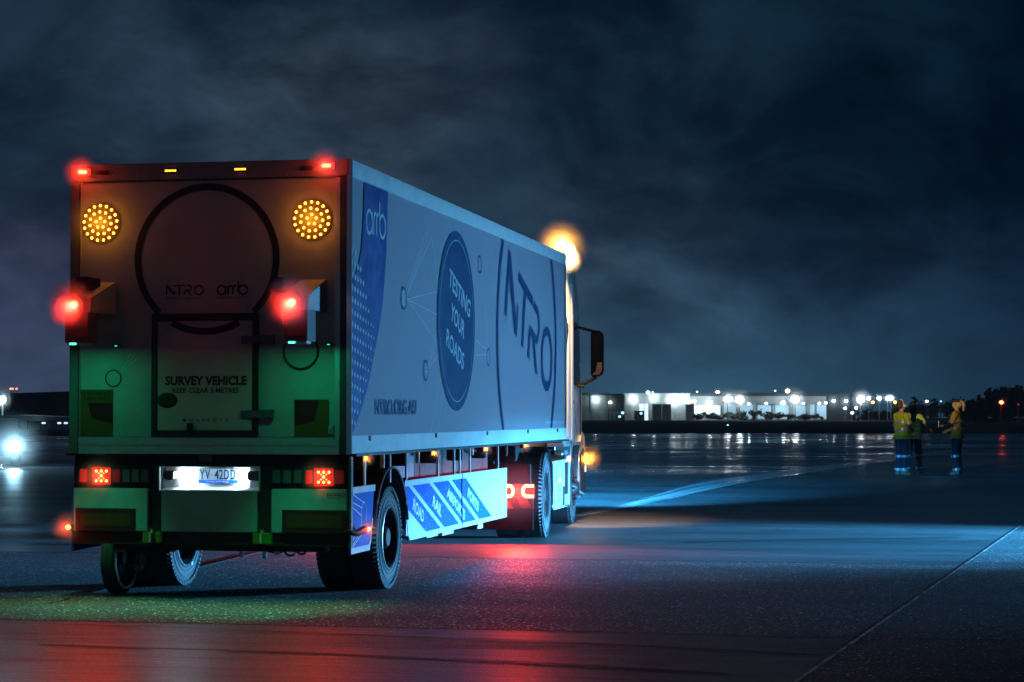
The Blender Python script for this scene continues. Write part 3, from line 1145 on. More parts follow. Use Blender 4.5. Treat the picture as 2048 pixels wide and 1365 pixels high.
# number plate in its lit recess
m = MB()
x0, x1, z0, z1 = -.425, .457, .930, 1.118
m.box(x0, x1, .155, .165, z0, z1)
m.prism([(-.006, z0 - .006), (.156, z0 + .012), (.156, z0), (-.006, z0 - .018)], 'x', x0, x1)
m.box(x0, x1, -.006, .156, z1, z1 + .006)
m.box(x0 - .006, x0, -.006, .165, z0 - .012, z1 + .006).box(x1, x1 + .006, -.006, .165, z0 - .012, z1 + .006)
rec = m.done('plate_recess', pr('recess_white', (.72, .72, .72), .35), truck)
m = MB()
m.box(-.127, .229, .130, .136, .977, 1.104)
npl = m.done('number_plate', pr('plate_white', (.30, .34, .38), .4), rec, bevel=.004)
gn = lambda u, v: (u, .1285, v)
m = MB()
for ch, u, w_ in (('Y', -.115, .046), ('V', -.066, .046), ('4', .020, .038), ('2', .062, .036), ('D', .108, .042), ('D', .166, .040)):
    m.text2(gn, ch, u, 1.010, u + w_, 1.095, .012)
m.disc2(gn, (-.006, 1.052), .005, .005, 10)
m.done('plate_lettering', pr('plate_ink', (.004, .010, .05), .5), rec, fix=False)
MB().box(-.125, .227, .1270, .1298, .979, 1.004).done('plate_strip', pr('plate_blue', (.01, .10, .60), .4), rec)
MB().text2(lambda u, v: (u, .1262, v), 'NATIONAL HEAVY VEHICLE', -.05, .985, .148, .997, .0).done('plate_lettering', LINEW, rec, fix=False)
for s, xa in ((-1, -.395), (1, .345)):
    m = MB()
    m.box(xa - .005, xa + .075, .05, .15, 1.005, 1.085)
    lm = m.done('plate_lamp', BLK, rec, bevel=.008)
    xl = xa + .079 if s < 0 else xa - .009
    MB().box(xl - .004, xl + .004, .06, .14, 1.02, 1.07).done('lamp_lens', E_WHT if s < 0 else pr('white_lens', (.5, .6, .7), .3, emit=(.7, .9, 1), estr=1.5), rec)
    l = bpy.data.lights.new('plate_light', 'AREA')
    l.shape = 'RECTANGLE'
    l.size, l.size_y = .05, .07
    l.energy = 5.0
    l.color = (.50, .80, 1.0)
    o = bpy.data.objects.new('plate_light', l)
    o.location = (xl + (.006 if s < 0 else -.006), .085, 1.045)
    o.rotation_euler = (0, radians(-90 if s < 0 else 90), 0)
    COL.objects.link(o)
    o.parent = lm
MB().tube([(.20, .135, 1.104), (.02, .128, 1.108), (-.10, .132, 1.106)], .004, 6).tube([(.20, .130, 1.106), (.28, .12, 1.108), (.31, .11, 1.07), (.345, .10, 1.05)], .004, 6).done('lamp_cable', BLK, rec)
m = MB()
m.box(-.07, .045, -.012, .06, 1.160, 1.222).cyl((-.055, -.012, 1.19), 'y', .018, -.01, 0, 12).cyl((.03, -.012, 1.19), 'y', .018, -.01, 0, 12)
m.done('reversing_camera', pr('camera_grey', (.10, .10, .11), .3, .5), truck, bevel=.008)

# side marker lamps on rubber arms
for s in (-1, 1):
    m = MB()
    pts = [(s * 1.10, .06, .60), (s * 1.18, .045, .585), (s * 1.245, .0, .597)] if s < 0 else [(1.235, -.005, .60), (1.262, .02, .575), (1.285, .10, .565), (1.31, .18, .585), (1.325, .235, .593)]
    m.tube(pts, [.022, .026, .03] if s < 0 else [.018, .022, .028, .032, .034], 10)
    arm = m.done('marker_arm', pr('red_rubber', (.10, .012, .012), .6), truck)
    e = Vector(pts[-1])
    m = MB()
    if s < 0:
        m.ball(e + Vector((-.0, -.02, 0)), .022, 2)
    else:
        m.ball(e + Vector((.02, -.004, 0)), .022, 2).ball(e + Vector((.016, .06, 0)), .016, 2)
    m.done('marker_lens', E_REDS, arm)
    point('marker_light', (e.x + s * .02, e.y - .045, e.z), 1.6, RCOL, .015, arm)
    glow_volume(arm, e + Vector((s * .02, -.03, 0)), .17, 4.0)

# amber side markers under the side rail
for y in (.463, 2.992, 5.449, 7.771):
    m = MB()
    m.box(1.205, 1.252, y - .05, y + .05, 1.160, 1.222)
    a_ = m.done('side_marker', BLK, truck, bevel=.006)
    MB().box(1.250, 1.262, y - .035, y + .035, 1.166, 1.212).done('marker_lens', pr('amber_glow', (.5, .14, .01), .2, emit=(1, .30, .01), estr=1.6), a_, bevel=.006)
    MB().ball((1.266, y + .012, 1.188), .012, 1).done('marker_led', E_AMB, a_)
    point('marker_light', (1.285, y, 1.185), .7, (1, .34, .04), .012, a_)
    glow_volume(a_, (1.275, y, 1.188), .10, 4.0)

# ---- chassis and what hangs under the box
m = MB()
for x in (-.45, .45):
    m.box(x - .05, x + .05, .2, 9.6, .86, B)
for y in (.7, 2.2, 3.4, 4.6, 5.8, 7.0):
    m.box(-1.2, 1.2, y - .04, y + .04, 1.08, B)
m.box(-1.02, 1.02, 2.6, 6.6, .46, 1.06)
m.box(-.60, .62, .35, 2.6, .62, 1.1)
m.cyl((0, 1.38, .46), 'x', .075, -1.0, 1.0, 16)
m.box(-1.16, -.98, 2.2, 6.6, .42, 1.0)
m.box(.70, 1.05, 2.75, 6.6, .46, 1.2)
m.box(.10, .36, .9, 1.9, .40, .62)
chs = m.done('chassis', BLK, truck, bevel=.01)
m = MB()
m.prism([(2.10, .96), (2.95, .96), (2.95, 1.19), (2.55, 1.19), (2.45, 1.11), (2.10, 1.07)], 'x', 1.06, 1.075)
m.done('inner_plate', pr('plate_grey', (.30, .26, .30), .5, var=.3, vscale=12), chs)
for y in (.612, 1.49, 2.101, 3.402, 4.13, 4.391, 4.883, 6.383):
    MB().box(1.205, 1.222, y - .018, y + .018, .95, B).done('skirt_hanger', ALU, chs)
for y0, y1, z0 in ((1.232, 1.262, 1.08), (2.55, 2.58, 1.10), (5.0, 5.03, 1.13)):
    MB().box(1.19, 1.225, y0, y1, z0, B).done('skirt_hanger', ALU, chs)
MB().box(1.15, 1.20, 3.46, 3.58, 1.07, 1.14).done('air_fitting', CHR, chs)
MB().box(1.15, 1.20, 1.86, 1.92, 1.01, 1.05).done('air_fitting', CHR, chs)
MB().tube([(1.1, 5.42, 1.07), (1.1, 5.42, 1.15), (1.1, 5.95, 1.175)], .012, 6).done('air_pipe', CHR, chs)
for ya, yb, za in ((3.93, 4.42, .30), (4.62, 5.16, .285)):
    MB().box(.96, .975, ya, yb, za, za + .12).done('mud_flap', pr('pale_flap', (.46, .30, .32), .5, var=.3, vscale=20), chs)
MB().box(1.16, 1.18, 5.46, 5.72, .315, .40).done('skirt_bracket', RAIL, chs)
# hoses and couplings hanging behind the bumper
m = MB()
for x0, z0, r in ((.66, .43, .05), (.76, .44, .045)):
    m.tube([(x0 + r * cos(t_), .25, z0 - .02 + r * sin(t_)) for t_ in [2 * pi * i / 16 for i in range(17)]], .011, 6)
m.tube([(.42, .25, .46), (.47, .24, .40), (.56, .24, .385), (.62, .25, .42), (.72, .25, .45), (.86, .25, .44)], .016, 6)
m.done('air_hose', BLK, chs)
m = MB()
m.cyl((.55, .24, .40), 'y', .035, -.02, .02, 14).box(.42, .45, .22, .27, .33, .43).box(.12, .15, .5, .55, .32, .42)
m.done('hose_coupling', CHR, chs, bevel=.003)

# ---- side skirts
for s in (1, -1):
    sx = 1.222 * s
    xa, xb = (sx, sx + .022) if s > 0 else (sx - .022, sx)
    p1 = [(.055, .388), (.655, .400), (.70, .47), (.775, .70), (.835, .952), (.055, .952)]
    p2 = [(2.085, .388), (4.335, .388), (4.335, .952), (1.90, .952), (1.945, .80), (1.96, .62), (2.02, .46)]
    p3 = [(4.365, .388), (6.715, .388), (6.715, .952), (4.365, .952)]
    m = MB()
    for p in (p1, p2, p3):
        m.prism(p, 'x', xa, xb)
    sk = m.done('side_skirt', BLUE, truck)
    if s < 0:
        continue
    d1, d2 = sx + .022, sx + .030
    m = MB()
    for ya, yb in ((.055, .835), (1.90, 4.335), (4.365, 6.715)):
        m.box(d1, d2, ya, yb, .897, .952)
    m.box(d1, d2, .055, .66, .390, .440).box(d1, d2, 2.09, 4.335, .388, .436).box(d1, d2, 4.365, 6.715, .388, .436)
    m.box(d1, d2, .055, .080, .440, .897).box(d1, d2, 6.680, 6.715, .436, .897)
    m.prism([(.62, .44), (.655, .400), (.70, .47), (.76, .66), (.735, .665), (.675, .48)], 'x', d1, d2)
    m.prism([(2.02, .46), (2.085, .388), (2.11, .436), (2.055, .478), (1.995, .62), (1.962, .62)], 'x', d1, d2)
    m.done('skirt_frame', WHITE, sk, smooth=0)
    f = fs(.0245, sx)
    m = MB()
    # white diagonal bars and end fields
    def bar(t0, t1, lim=(1.96, 4.335)):
        k = -.347
        P = []
        z1, z0 = .897, .436
        ya, yb = t0, t1
        dy = (z0 - z1) / k
        P = [(ya, z1), (yb, z1), (yb + dy, z0), (ya + dy, z0)]
        # clip to lim
        def clip(poly, u, keep_less):
            out_ = []
            for (a0, b0), (a1, b1) in zip(poly, poly[1:] + poly[:1]):
                i0 = (a0 <= u) if keep_less else (a0 >= u)
                i1 = (a1 <= u) if keep_less else (a1 >= u)
                if i0:
                    out_.append((a0, b0))
                if i0 != i1:
                    t_ = (u - a0) / (a1 - a0)
                    out_.append((u, b0 + (b1 - b0) * t_))
            return out_
        P = clip(P, lim[0], False)
        P = clip(P, lim[1], True) if P else P
        return P
    for lim in ((1.97, 4.335), (4.365, 6.68)):
        for t0, t1 in ((.35, 1.42), (2.06, 2.21), (2.90, 3.05), (3.72, 3.88), (4.545, 8.2)):
            P = bar(t0, t1, lim)
            if len(P) > 2:
                m.poly2(f, P)
    m.done('skirt_stripe', pr('skirt_white', (.66, .70, .74), .4, var=.08, vscale=8), sk, fix=False)
    m = MB()
    f3 = fs(.0265, sx)
    RS = -.335
    for txt, u, v, wd_, h in (('ROAD', 2.215, .668, .46, .118), ('RAIL', 3.02, .668, .40, .118), ('AIRPORTS', 3.655, .735, .86, .110), ('PORTS', 4.62, .695, .56, .112)):
        m.text2(f3, txt, u, v, u + wd_, v + h, .030, RS)
    m.done('skirt_lettering', WHITEP, sk, fix=False)
    m = MB()
    cy_, cz_ = .475, .688
    m.ring2(f3, (cy_, cz_), .085, .125, .009, 40)
    for a0, b0, a1, b1 in ((.10, .895, .46, .81), (.085, .83, .41, .765), (.085, .79, .395, .70), (.085, .49, .40, .625), (.085, .45, .43, .588), (.11, .445, .50, .57)):
        m.stroke2(f3, [(a0, b0), (a1, b1)], .008)
    m.done('printed_lines', LINEW, sk, fix=False)
    MB().box(d2 - .012, d2 + .002, 4.338, 4.362, .388, .952).done('skirt_gap', BLK, sk)
    # rain drops on the film
    m = MB()
    rnd = random.Random(3)
    for _ in range(420):
        u, v = rnd.uniform(2.1, 5.7), rnd.uniform(.45, .88)
        m.ball((sx + .024, u, v), rnd.uniform(.0025, .0065), 1, (.5, 1.5, 1))
    rd = m.done('rain_drops', pr('water_drop', (.75, .8, .85), .05, spec=.8), sk)
    rd['kind'] = 'stuff'


# ---- wheels
def wheel(name, parent, c, R, w, x_out, rim_r, M=None, out=1, steer=False):
    """one tyre with its rim; x_out is the outer face, out=+1 when it looks to the right"""
    M = M or Matrix.Identity(4)
    m = MB(M)
    h = w / 2
    cx = x_out - out * h
    k = R * .965
    prof = [(-h * .78, rim_r), (-h * .98, rim_r + .03), (-h, (R + rim_r) / 2 + .02), (-h * .94, R - .055), (-h * .80, R - .014), (-h * .70, R),
            (h * .70, R), (h * .80, R - .014), (h * .94, R - .055), (h, (R + rim_r) / 2 + .02), (h * .98, rim_r + .03), (h * .78, rim_r)]
    m.lathe((cx, c[0], c[1]), prof, 72, 'x')
    # tread blocks along both shoulders, a raised ring on the wall
    for s in (-1, 1):
        for i in range(64):
            a_ = 2 * pi * i / 64
            p = Matrix.Translation((cx + s * h * .80, c[0] + (R - .006) * cos(a_), c[1] + (R - .006) * sin(a_))) @ Matrix.Rotation(a_, 4, 'X')
            mm = M @ p
            vs = [m.bm.verts.new(mm @ Vector((dx, dy, dz))) for dz in (-.012, .012) for dy in (-.03, .007) for dx in (-.026, .026)]
            for fc in ((0, 2, 3, 1), (4, 5, 7, 6), (0, 1, 5, 4), (2, 6, 7, 3), (0, 4, 6, 2), (1, 3, 7, 5)):
                m.bm.faces.new([vs[i_] for i_ in fc])
        m.lathe((cx + s * h, c[0], c[1]), [(-.004 * s, R - .085), (.005 * s, R - .082), (.005 * s, R - .074), (-.004 * s, R - .07)], 56, 'x', close=False)
        m.lathe((cx + s * h, c[0], c[1]), [(-.006 * s, rim_r + .05), (.004 * s, rim_r + .053), (.004 * s, rim_r + .058), (-.006 * s, rim_r + .062)], 56, 'x', close=False)
    ty = m.done(name, RUB, parent, smooth=30)
    m = MB(M)
    o_ = out
    if steer:
        prof = [(0, rim_r + .01), (o_ * .012, rim_r + .004), (-o_ * .01, rim_r - .02), (-o_ * .05, rim_r - .05), (o_ * .02, rim_r * .55), (o_ * .05, rim_r * .38), (o_ * .10, rim_r * .3), (o_ * .10, .001)]
    else:
        prof = [(0, rim_r + .012), (o_ * .010, rim_r + .006), (-o_ * .012, rim_r - .012), (-o_ * .13, rim_r - .035), (-o_ * .16, rim_r * .62), (-o_ * .10, rim_r * .42), (-o_ * .02, rim_r * .36), (o_ * .0, rim_r * .28), (o_ * .0, .001)]
    m.lathe((x_out - o_ * .012, c[0], c[1]), prof, 56, 'x', close=False)
    for i in range(10):
        a_ = 2 * pi * i / 10
        xb = x_out + (o_ * .02 if steer else -o_ * .15)
        m.cyl((xb, c[0] + rim_r * .56 * cos(a_), c[1] + rim_r * .56 * sin(a_)), 'x', .016, -.02, .03, 8)
    rm = m.done('rim', RIMM, ty, smooth=40)
    m = MB(M)
    m.lathe((x_out - o_ * .006, c[0], c[1]), [(0, rim_r + .016), (o_ * .012, rim_r + .013), (o_ * .014, rim_r + .003), (0, rim_r - .004)], 64, 'x')
    m.done('rim_edge', CHR, ty)
    return ty


WC = (1.385, .458)
wheel('wheel', truck, WC, .458, .265, 1.240, .270)
wheel('wheel', truck, WC, .458, .265, .945, .270)
wheel('wheel', truck, WC, .458, .265, -1.240, .270, out=-1)
wl = wheel('wheel', truck, WC, .458, .265, -.680, .270, out=1)
MB().box(-.6775, -.675, 1.50, 1.54, .175, .205).done('wheel_sticker', LINEW, wl)
# small measuring wheel behind the left side
m = MB()
c = (.30, .315)
m.lathe((-.905, c[0], c[1]), [(-.05, .25), (-.062, .275), (-.05, .305), (-.02, .315), (.02, .315), (.05, .305), (.062, .275), (.05, .25)], 56, 'x')
mw = m.done('measuring_wheel', RUBT, truck)
m = MB()
m.lathe((-.905, c[0], c[1]), [(.055, .262), (.066, .258), (.060, .240), (.0, .225), (-.02, .06), (.05, .05), (.05, .001)], 48, 'x', close=False)
m.done('rim', RIMM, mw)
m = MB()
m.lathe((-.842, c[0], c[1]), [(0, .266), (.010, .262), (.012, .248), (0, .243)], 56, 'x')
m.done('rim_edge', CHR, mw)
m = MB()
m.tube([(-.60, .32, .52), (-.68, .30, .37), (-.72, .29, .26)], [.045, .045, .03], 12)
m.cyl((-.73, .29, .25), 'x', .035, -.10, .04, 16)
m.done('wheel_strut', pr('strut_grey', (.09, .085, .10), .4, .4), mw)

# mudguards over the trailer wheels
for s in (1, -1):
    m = MB()
    pts = []
    for i in range(23):
        a_ = radians(12 + i * 156 / 22)
        pts.append((WC[0] + .60 * cos(a_), WC[1] + .625 * sin(a_)))
    for (a0, b0), (a1, b1) in zip(pts, pts[1:]):
        for xx, yy in (((1.26, .62) if s > 0 else (-1.26, -.62)),):
            m.face([(xx, a0, b0), (yy, a0, b0), (yy, a1, b1), (xx, a1, b1)])
            kx = 1.018
            o1 = (WC[0] + (a0 - WC[0]) * kx, WC[1] + (b0 - WC[1]) * kx)
            o2 = (WC[0] + (a1 - WC[0]) * kx, WC[1] + (b1 - WC[1]) * kx)
            m.face([(xx, o1[0], o1[1]), (yy, o1[0], o1[1]), (yy, o2[0], o2[1]), (xx, o2[0], o2[1])])
            m.face([(xx, a0, b0), (xx, o1[0], o1[1]), (xx, o2[0], o2[1]), (xx, a1, b1)])
    mg = m.done('mudguard', pr('mudguard_black', (.03, .03, .032), .38), truck, fix=False)
    m = MB()
    m.tube([(s * 1.262, WC[0] + (p[0] - WC[0]) * 1.01, WC[1] + (p[1] - WC[1]) * 1.01) for p in pts], .010, 6)
    m.done('mudguard_edge', pr('edge_wet', (.22, .23, .24), .22), mg)

# ------------------------------------------------------------------ the tractor unit, swung slightly to the left
TR = Matrix.Translation((.004, 9.294, 0)) @ Matrix.Rotation(radians(3.64), 4, 'Z')
m = MB(TR)
for x in (-.42, .42):
    m.box(x - .04, x + .04, -1.28, 4.3, .72, .98)
m.box(-1.15, 1.18, -1.26, -1.16, .70, .96)
m.box(-.9, .9, -.5, .5, .98, 1.16)
m.cyl((0, 0, .54), 'x', .10, -1.0, 1.0, 16)
m.cyl((0, 0, .54), 'y', .2, -.28, .28, 20)
m.box(-1.05, .55, .8, 2.9, .35, .95)
m.box(-1.0, 1.0, 2.3, 4.7, .40, 1.08)
m.done('tractor_chassis', BLK, truck, bevel=.01)
m = MB(TR)
m.box(-1.20, 1.22, -1.305, -1.29, .165, .42)
m.done('mud_flap', pr('dark_flap', (.03, .022, .022), .6), truck)
for s in (1, -1):
    m = MB(TR)
    m.box(s * .96 - .26, s * .96 + .26, -1.31, -1.26, .42, .73)
    bd = m.done('tractor_lamp_board', pr('lamp_board', (.10, .02, .02), .5), truck, bevel=.004)
    m = MB(TR)
    xm = s * 1.04
    m.box(xm - .20, xm + .20, -1.335, -1.312, .555, .715)
    m.done('tail_lamp', pr('tractor_lens', (.25, .012, .012), .2, emit=(1, .03, .015), estr=1.8), bd, bevel=.006)
    m = MB(TR)
    gT = lambda u, v: (u, -1.338, v)
    for k in (-1, 1):
        cxk = xm + k * .115
        pts = [(cxk + k * -.055 * 0 + k * .0 + (k * .06) * 0, 0)]
        pts = [(cxk + k * .075, .698), (cxk - k * .01, .698)] + [(cxk - k * (.01 + .045 * sin(t_)), .635 + .063 * cos(t_)) for t_ in [pi * i / 10 for i in range(11)]] + [(cxk + k * .075, .572)]
        m.stroke2(gT, pts, .034)
    m.done('light_bar', E_REDB, bd, fix=False)
    m = MB(TR)
    for i in range(4):
        for j in range(3):
            m.box(xm - .048 + i * .026, xm - .036 + i * .026, -1.339, -1.335, .60 + j * .03, .612 + j * .03)
    m.done('led_grid', pr('led_dim', (.3, .02, .01), .3, emit=(1, .05, .03), estr=1.6), bd)
    m = MB(TR)
    for k in range(2):
        u = xm - .20 + k * .24
        m.poly2(lambda a0, b0: (a0, -1.3125, b0), [(u, .425), (u + .14, .425), (u + .06, .545), (u - .05, .545)])
    m.done('chevron_board', pr('orange_reflector', (.75, .16, .01), .4), bd, fix=False)
    p = TR @ Vector((xm, -1.40, .64))
    tg = TR @ Vector((xm, -3.6, .30))
    spot('tail_light', p, tg, 230 if s > 0 else 90, (1, .035, .015), 168, .4, .07, bd)
    glow_volume(bd, TR @ Vector((xm, -1.42, .635)), .50, .22)

for s in (1, -1):
    wheel('drive_wheel', truck, (0, .54), .54, .29, s * 1.235, .285, TR, s)
    wheel('steer_wheel', truck, (3.50, .51), .51, .30, s * 1.215, .285, TR, s, steer=True)
wheel('drive_wheel', truck, (0, .54), .54, .29, .915, .285, TR, 1)
# drive-axle mudguard
m = MB(TR)
for s in (1,):
    pts = [(.62 * cos(radians(35 + i * 10)), .54 + .60 * sin(radians(35 + i * 10))) for i in range(6)]
    for (a0, b0), (a1, b1) in zip(pts, pts[1:]):
        m.face([(1.23, a0, b0), (.62, a0, b0), (.62, a1, b1), (1.23, a1, b1)])
        m.face([(1.23, a0, b0 + .01), (.62, a0, b0 + .01), (.62, a1, b1 + .01), (1.23, a1, b1 + .01)])
        m.face([(1.23, a0, b0), (1.23, a0, b0 + .01), (1.23, a1, b1 + .01), (1.23, a1, b1)])
m.done('mudguard', pr('mudguard_black', (.03, .03, .032), .38), truck, fix=False)

# tank fairing between the axles
for s in (1, -1):
    m = MB(TR)
    xa, xb = (.62, 1.232) if s > 0 else (-1.232, -.62)
    m.prism([(.78, .36), (1.0, .30), (2.92, .28), (2.92, 1.0), (2.55, 1.0), (2.42, .945), (.78, .945)], 'x', xa, xb)
    tf = m.done('tank_fairing', CABW, truck, bevel=.015)
    if s < 0:
        continue
    m = MB(TR)
    for k in range(5):
        m.box(1.233, 1.239, 2.20 + k * .085, 2.225 + k * .085, .46, .90)
    m.box(1.233, 1.240, 1.95, 2.13, .33, .58)
    m.done('fairing_vent', DARKF, tf)
    m = MB(TR)
    m.box(1.233, 1.237, .82, 2.9, .405, .412)
    m.done('fairing_seam', DARKF, tf)
    MB(TR).box(1.233, 1.246, 1.53, 1.60, .655, .70).done('side_marker', pr('amber_glow', (.5, .14, .01), .2), tf, bevel=.005)
    MB(TR).box(1.05, 1.20, 2.5, 2.9, 1.0, 1.06).done('fairing_step', ALU, tf, bevel=.01)
    MB(TR).ball((1.16, 2.30, 1.02), .05, 2).done('air_coupling', CHR, tf)

# cab
m = MB(TR)
prof = [(2.55, 1.14), (4.75, 1.14), (4.98, 1.22), (5.00, 1.75), (4.93, 2.0), (4.55, 2.98), (4.30, 3.42), (3.85, 3.70), (3.3, 3.78), (2.55, 3.72)]
m.prism(prof, 'x', -1.20, 1.20)
cab = m.done('cab', CABW, truck, bevel=.045)
m = MB(TR)
m.prism([(2.42, 1.12), (2.60, 1.12), (2.60, 3.70), (2.42, 3.62)], 'x', -1.17, 1.17)
m.done('cab_back', pr('cab_back_grey', (.30, .30, .31), .5), cab)
m = MB(TR)
m.prism([(3.42, 2.02), (4.30, 1.96), (4.62, 2.02), (4.36, 2.74), (4.18, 2.92), (3.42, 2.92)], 'x', 1.198, 1.206)
m.prism([(3.42, 2.02), (4.30, 1.96), (4.62, 2.02), (4.36, 2.74), (4.18, 2.92), (3.42, 2.92)], 'x', -1.206, -1.198)
m.done('door_window', GLASS, cab)
m = MB(TR)
m.prism([(4.985, 1.98), (4.995, 1.98), (4.60, 2.98), (4.59, 2.98)], 'x', -1.08, 1.08)
m.done('windscreen', GLASS, cab)
m = MB(TR)
m.tube([(1.208, 3.38, 1.20), (1.208, 3.36, 2.0), (1.208, 3.36, 2.95)], .010, 6)
m.tube([(1.208, 4.62, 1.25), (1.208, 4.66, 1.7), (1.208, 4.62, 2.02)], .008, 6)
m.box(1.204, 1.225, 3.45, 3.62, 1.72, 1.77)
m.done('door_seam', BLK, cab)
m = MB(TR)
m.prism([(3.30, 2.88), (3.46, 2.88), (3.44, 3.14), (3.32, 3.10)], 'x', 1.19, 1.24)
m.prism([(3.32, 2.62), (3.44, 2.60), (3.44, 2.86), (3.30, 2.86)], 'x', 1.19, 1.225)
m.done('door_fitting', BLK, cab, bevel=.01)
# side deflectors behind the cab, stepped at the top and flared outwards to the front
for s in (1, -1):
    m = MB(TR)
    xr, xf = s * 1.185, s * 1.262
    # rear edge is set in, the front edge flares out
    zs = [(1.20, 3.10), (3.10, 3.42), (3.42, 3.56), (3.60, 3.86)]
    for z0, z1 in zs:
        yb = 2.16
        yf = 3.10 if z1 < 3.5 else (2.78 if z1 < 3.6 else 3.12)
        if z1 > 3.8:
            P = [(yb, z0), (yf - .06, z0), (yf, z0 + .08), (yf - .28, z1), (yb, z1)]
        else:
            P = [(yb, z0), (yf, z0), (yf, z1), (yb, z1)]
        A = []
        Bv = []
        for y, z in P:
            t_ = (y - yb) / .95
            x = xr + (xf - xr) * t_
            A.append(m._v((x, y, z)))
            Bv.append(m._v((x - s * .05, y + .01, z)))
        n = len(A)
        for i in range(n):
            m.bm.faces.new((A[i], A[(i + 1) % n], Bv[(i + 1) % n], Bv[i]))
        m.bm.faces.new(A)
        m.bm.faces.new(Bv[::-1])
    fa = m.done('side_deflector', pr('deflector_white', (.72, .72, .72), .45), cab, smooth=0)
m = MB(TR)
m.tube([(1.235, 2.55, 1.25), (1.24, 2.55, 3.0)], .012, 8)
m.box(1.20, 1.245, 2.30, 2.50, 2.90, 3.30)
m.tube([(1.25, 2.95, 1.2), (1.25, 2.95, 3.4)], .006, 6)
m.done('deflector_rail', RAIL, cab)
m = MB(TR)
m.box(1.20, 1.25, 2.30, 2.56, 2.70, 2.84).box(1.205, 1.235, 2.34, 2.44, 2.56, 2.69)
m.done('deflector_hinge', BLK, cab, bevel=.008)
# step panel, wheel arch and bumper corner
for s in (1, -1):
    m = MB(TR)
    xa, xb = (1.0, 1.235) if s > 0 else (-1.235, -1.0)
    m.prism([(2.05, 1.12), (4.86, 1.12), (4.86, 1.165), (2.05, 1.165)], 'x', xa, xb)
    arc_ = [(3.50 + .64 * cos(radians(180 - i * 12)), .52 + .62 * sin(radians(180 - i * 12))) for i in range(0, 16)]
    m.prism([(2.86, 1.16)] + arc_[0:7] + [(3.44, 1.16)], 'x', xa + (.02 if s > 0 else 0), xb - (.0 if s > 0 else .02))
    m.prism([(4.10, .62), (4.14, .42), (4.90, .34), (5.08, .45), (5.12, .95), (5.02, 1.22), (4.80, 1.30), (4.50, 1.24), (4.14, .98)], 'x', xa - .3 * (s > 0), xb + .3 * (s < 0))
    m.done('wheel_arch', CABW, cab, bevel=.02)
m = MB(TR)
m.prism([(4.80, .30), (5.10, .32), (5.18, .60), (5.14, .98), (4.95, 1.20), (4.80, 1.20)], 'x', -1.20, 1.20)
m.done('front_bumper', CABW, cab, bevel=.04)
m = MB(TR)
m.prism([(4.30, .44), (4.95, .38), (5.00, .84), (4.78, 1.06), (4.30, .98)], 'x', 1.236, 1.252)
m.done('bumper_trim', BLK, cab, bevel=.004)
m = MB(TR)
m.ball((1.265, 4.92, .90), .050, 2, (.7, 1.2, 1.7))
m.done('indicator', E_AMB, cab)
q_ = TR @ Vector((1.33, 4.90, .90))
point('indicator_light', q_, 9, (1, .36, .03), .04, cab)
glow_volume(cab, TR @ Vector((1.30, 4.90, .90)), .26, 2.6)
m = MB(TR)
m.box(1.24, 1.262, 4.86, 4.98, .70, .80)
m.done('fog_lamp', pr('white_lens', (.5, .6, .7), .3, emit=(.7, .9, 1), estr=1.5), cab, bevel=.006)
# mirrors
for s in (1, -1):
    m = MB(TR)
    m.tube([(s * 1.19, 4.35, 2.86), (s * 1.30, 4.42, 2.83), (s * 1.46, 4.46, 2.79), (s * 1.52, 4.46, 2.79)], .022, 8)
    m.tube([(s * 1.20, 4.42, 2.02), (s * 1.30, 4.44, 2.03), (s * 1.40, 4.46, 2.08), (s * 1.47, 4.46, 2.12)], .024, 8)
    m.tube([(s * 1.20, 4.40, 1.99), (s * 1.29, 4.40, 1.975)], .026, 8)
    mir = m.done('mirror', BLK, cab)
    m = MB(TR)
    ua, ub = (1.385, 1.575) if s > 0 else (-1.575, -1.385)
    m.prism([(ua, 2.12), (ub - .05, 2.12), (ub, 2.20), (ub, 2.74), (ub - .03, 2.80), (ua, 2.80)] if s > 0 else [(ua + .05, 2.12), (ub, 2.12), (ub, 2.80), (ua + .03, 2.80), (ua, 2.74), (ua, 2.20)], 'y', 4.40, 4.52)
    m.done('mirror_shell', pr('mirror_black', (.006, .005, .005), .5, spec=.15), cab, bevel=.02)
    m = MB(TR)
    m.box(ua + .02, ub - .02, 4.392, 4.402, 2.36, 2.77)
    m.done('mirror_glass', pr('mirror_dark', (.006, .005, .005), .15, spec=.2), cab, bevel=.004)
    m = MB(TR)
    m.prism([(ua + .02, 2.15), (ub - .06, 2.15), (ub - .02, 2.22), (ub - .02, 2.335), (ua + .10, 2.335), (ua + .08, 2.21)] if s > 0 else [(ua + .06, 2.15), (ub - .02, 2.15), (ub - .08, 2.21), (ub - .10, 2.335), (ua + .02, 2.335), (ua + .02, 2.22)], 'y', 4.390, 4.402)
    m.done('mirror_glass', pr('mirror_silver', (.75, .75, .75), .04, 1.0), cab)
# roof beacon
m = MB(TR)
m.tube([(1.235, 2.62, 3.75), (1.23, 2.55, 3.80), (1.20, 2.30, 3.80)], .016, 8)
m.cyl((1.19, 2.22, 3.83), 'z', .065, -.02, .012, 24)
bk = m.done('beacon_mount', CHR, cab)
m = MB(TR)
m.lathe((1.19, 2.22, 3.842), [(0, .001), (0, .060), (.04, .060), (.075, .048), (.09, .02), (.092, .001)], 28, 'z', close=False)
m.done('roof_beacon', em('lit_amber_beacon', (1, .46, .08), 40), cab)
ACOL = (1, .42, .07)
q_ = TR @ Vector((1.335, 2.06, 3.88))
spot('beacon_or_fill_light', TR @ Vector((1.34, 1.98, 3.90)), TR @ Vector((1.20, 2.85, 2.2)), 1500, (1, .58, .22), 60, .8, .05, bk)
point('beacon_or_fill_light', TR @ Vector((1.19, 2.10, 3.89)), 40, ACOL, .05, bk)
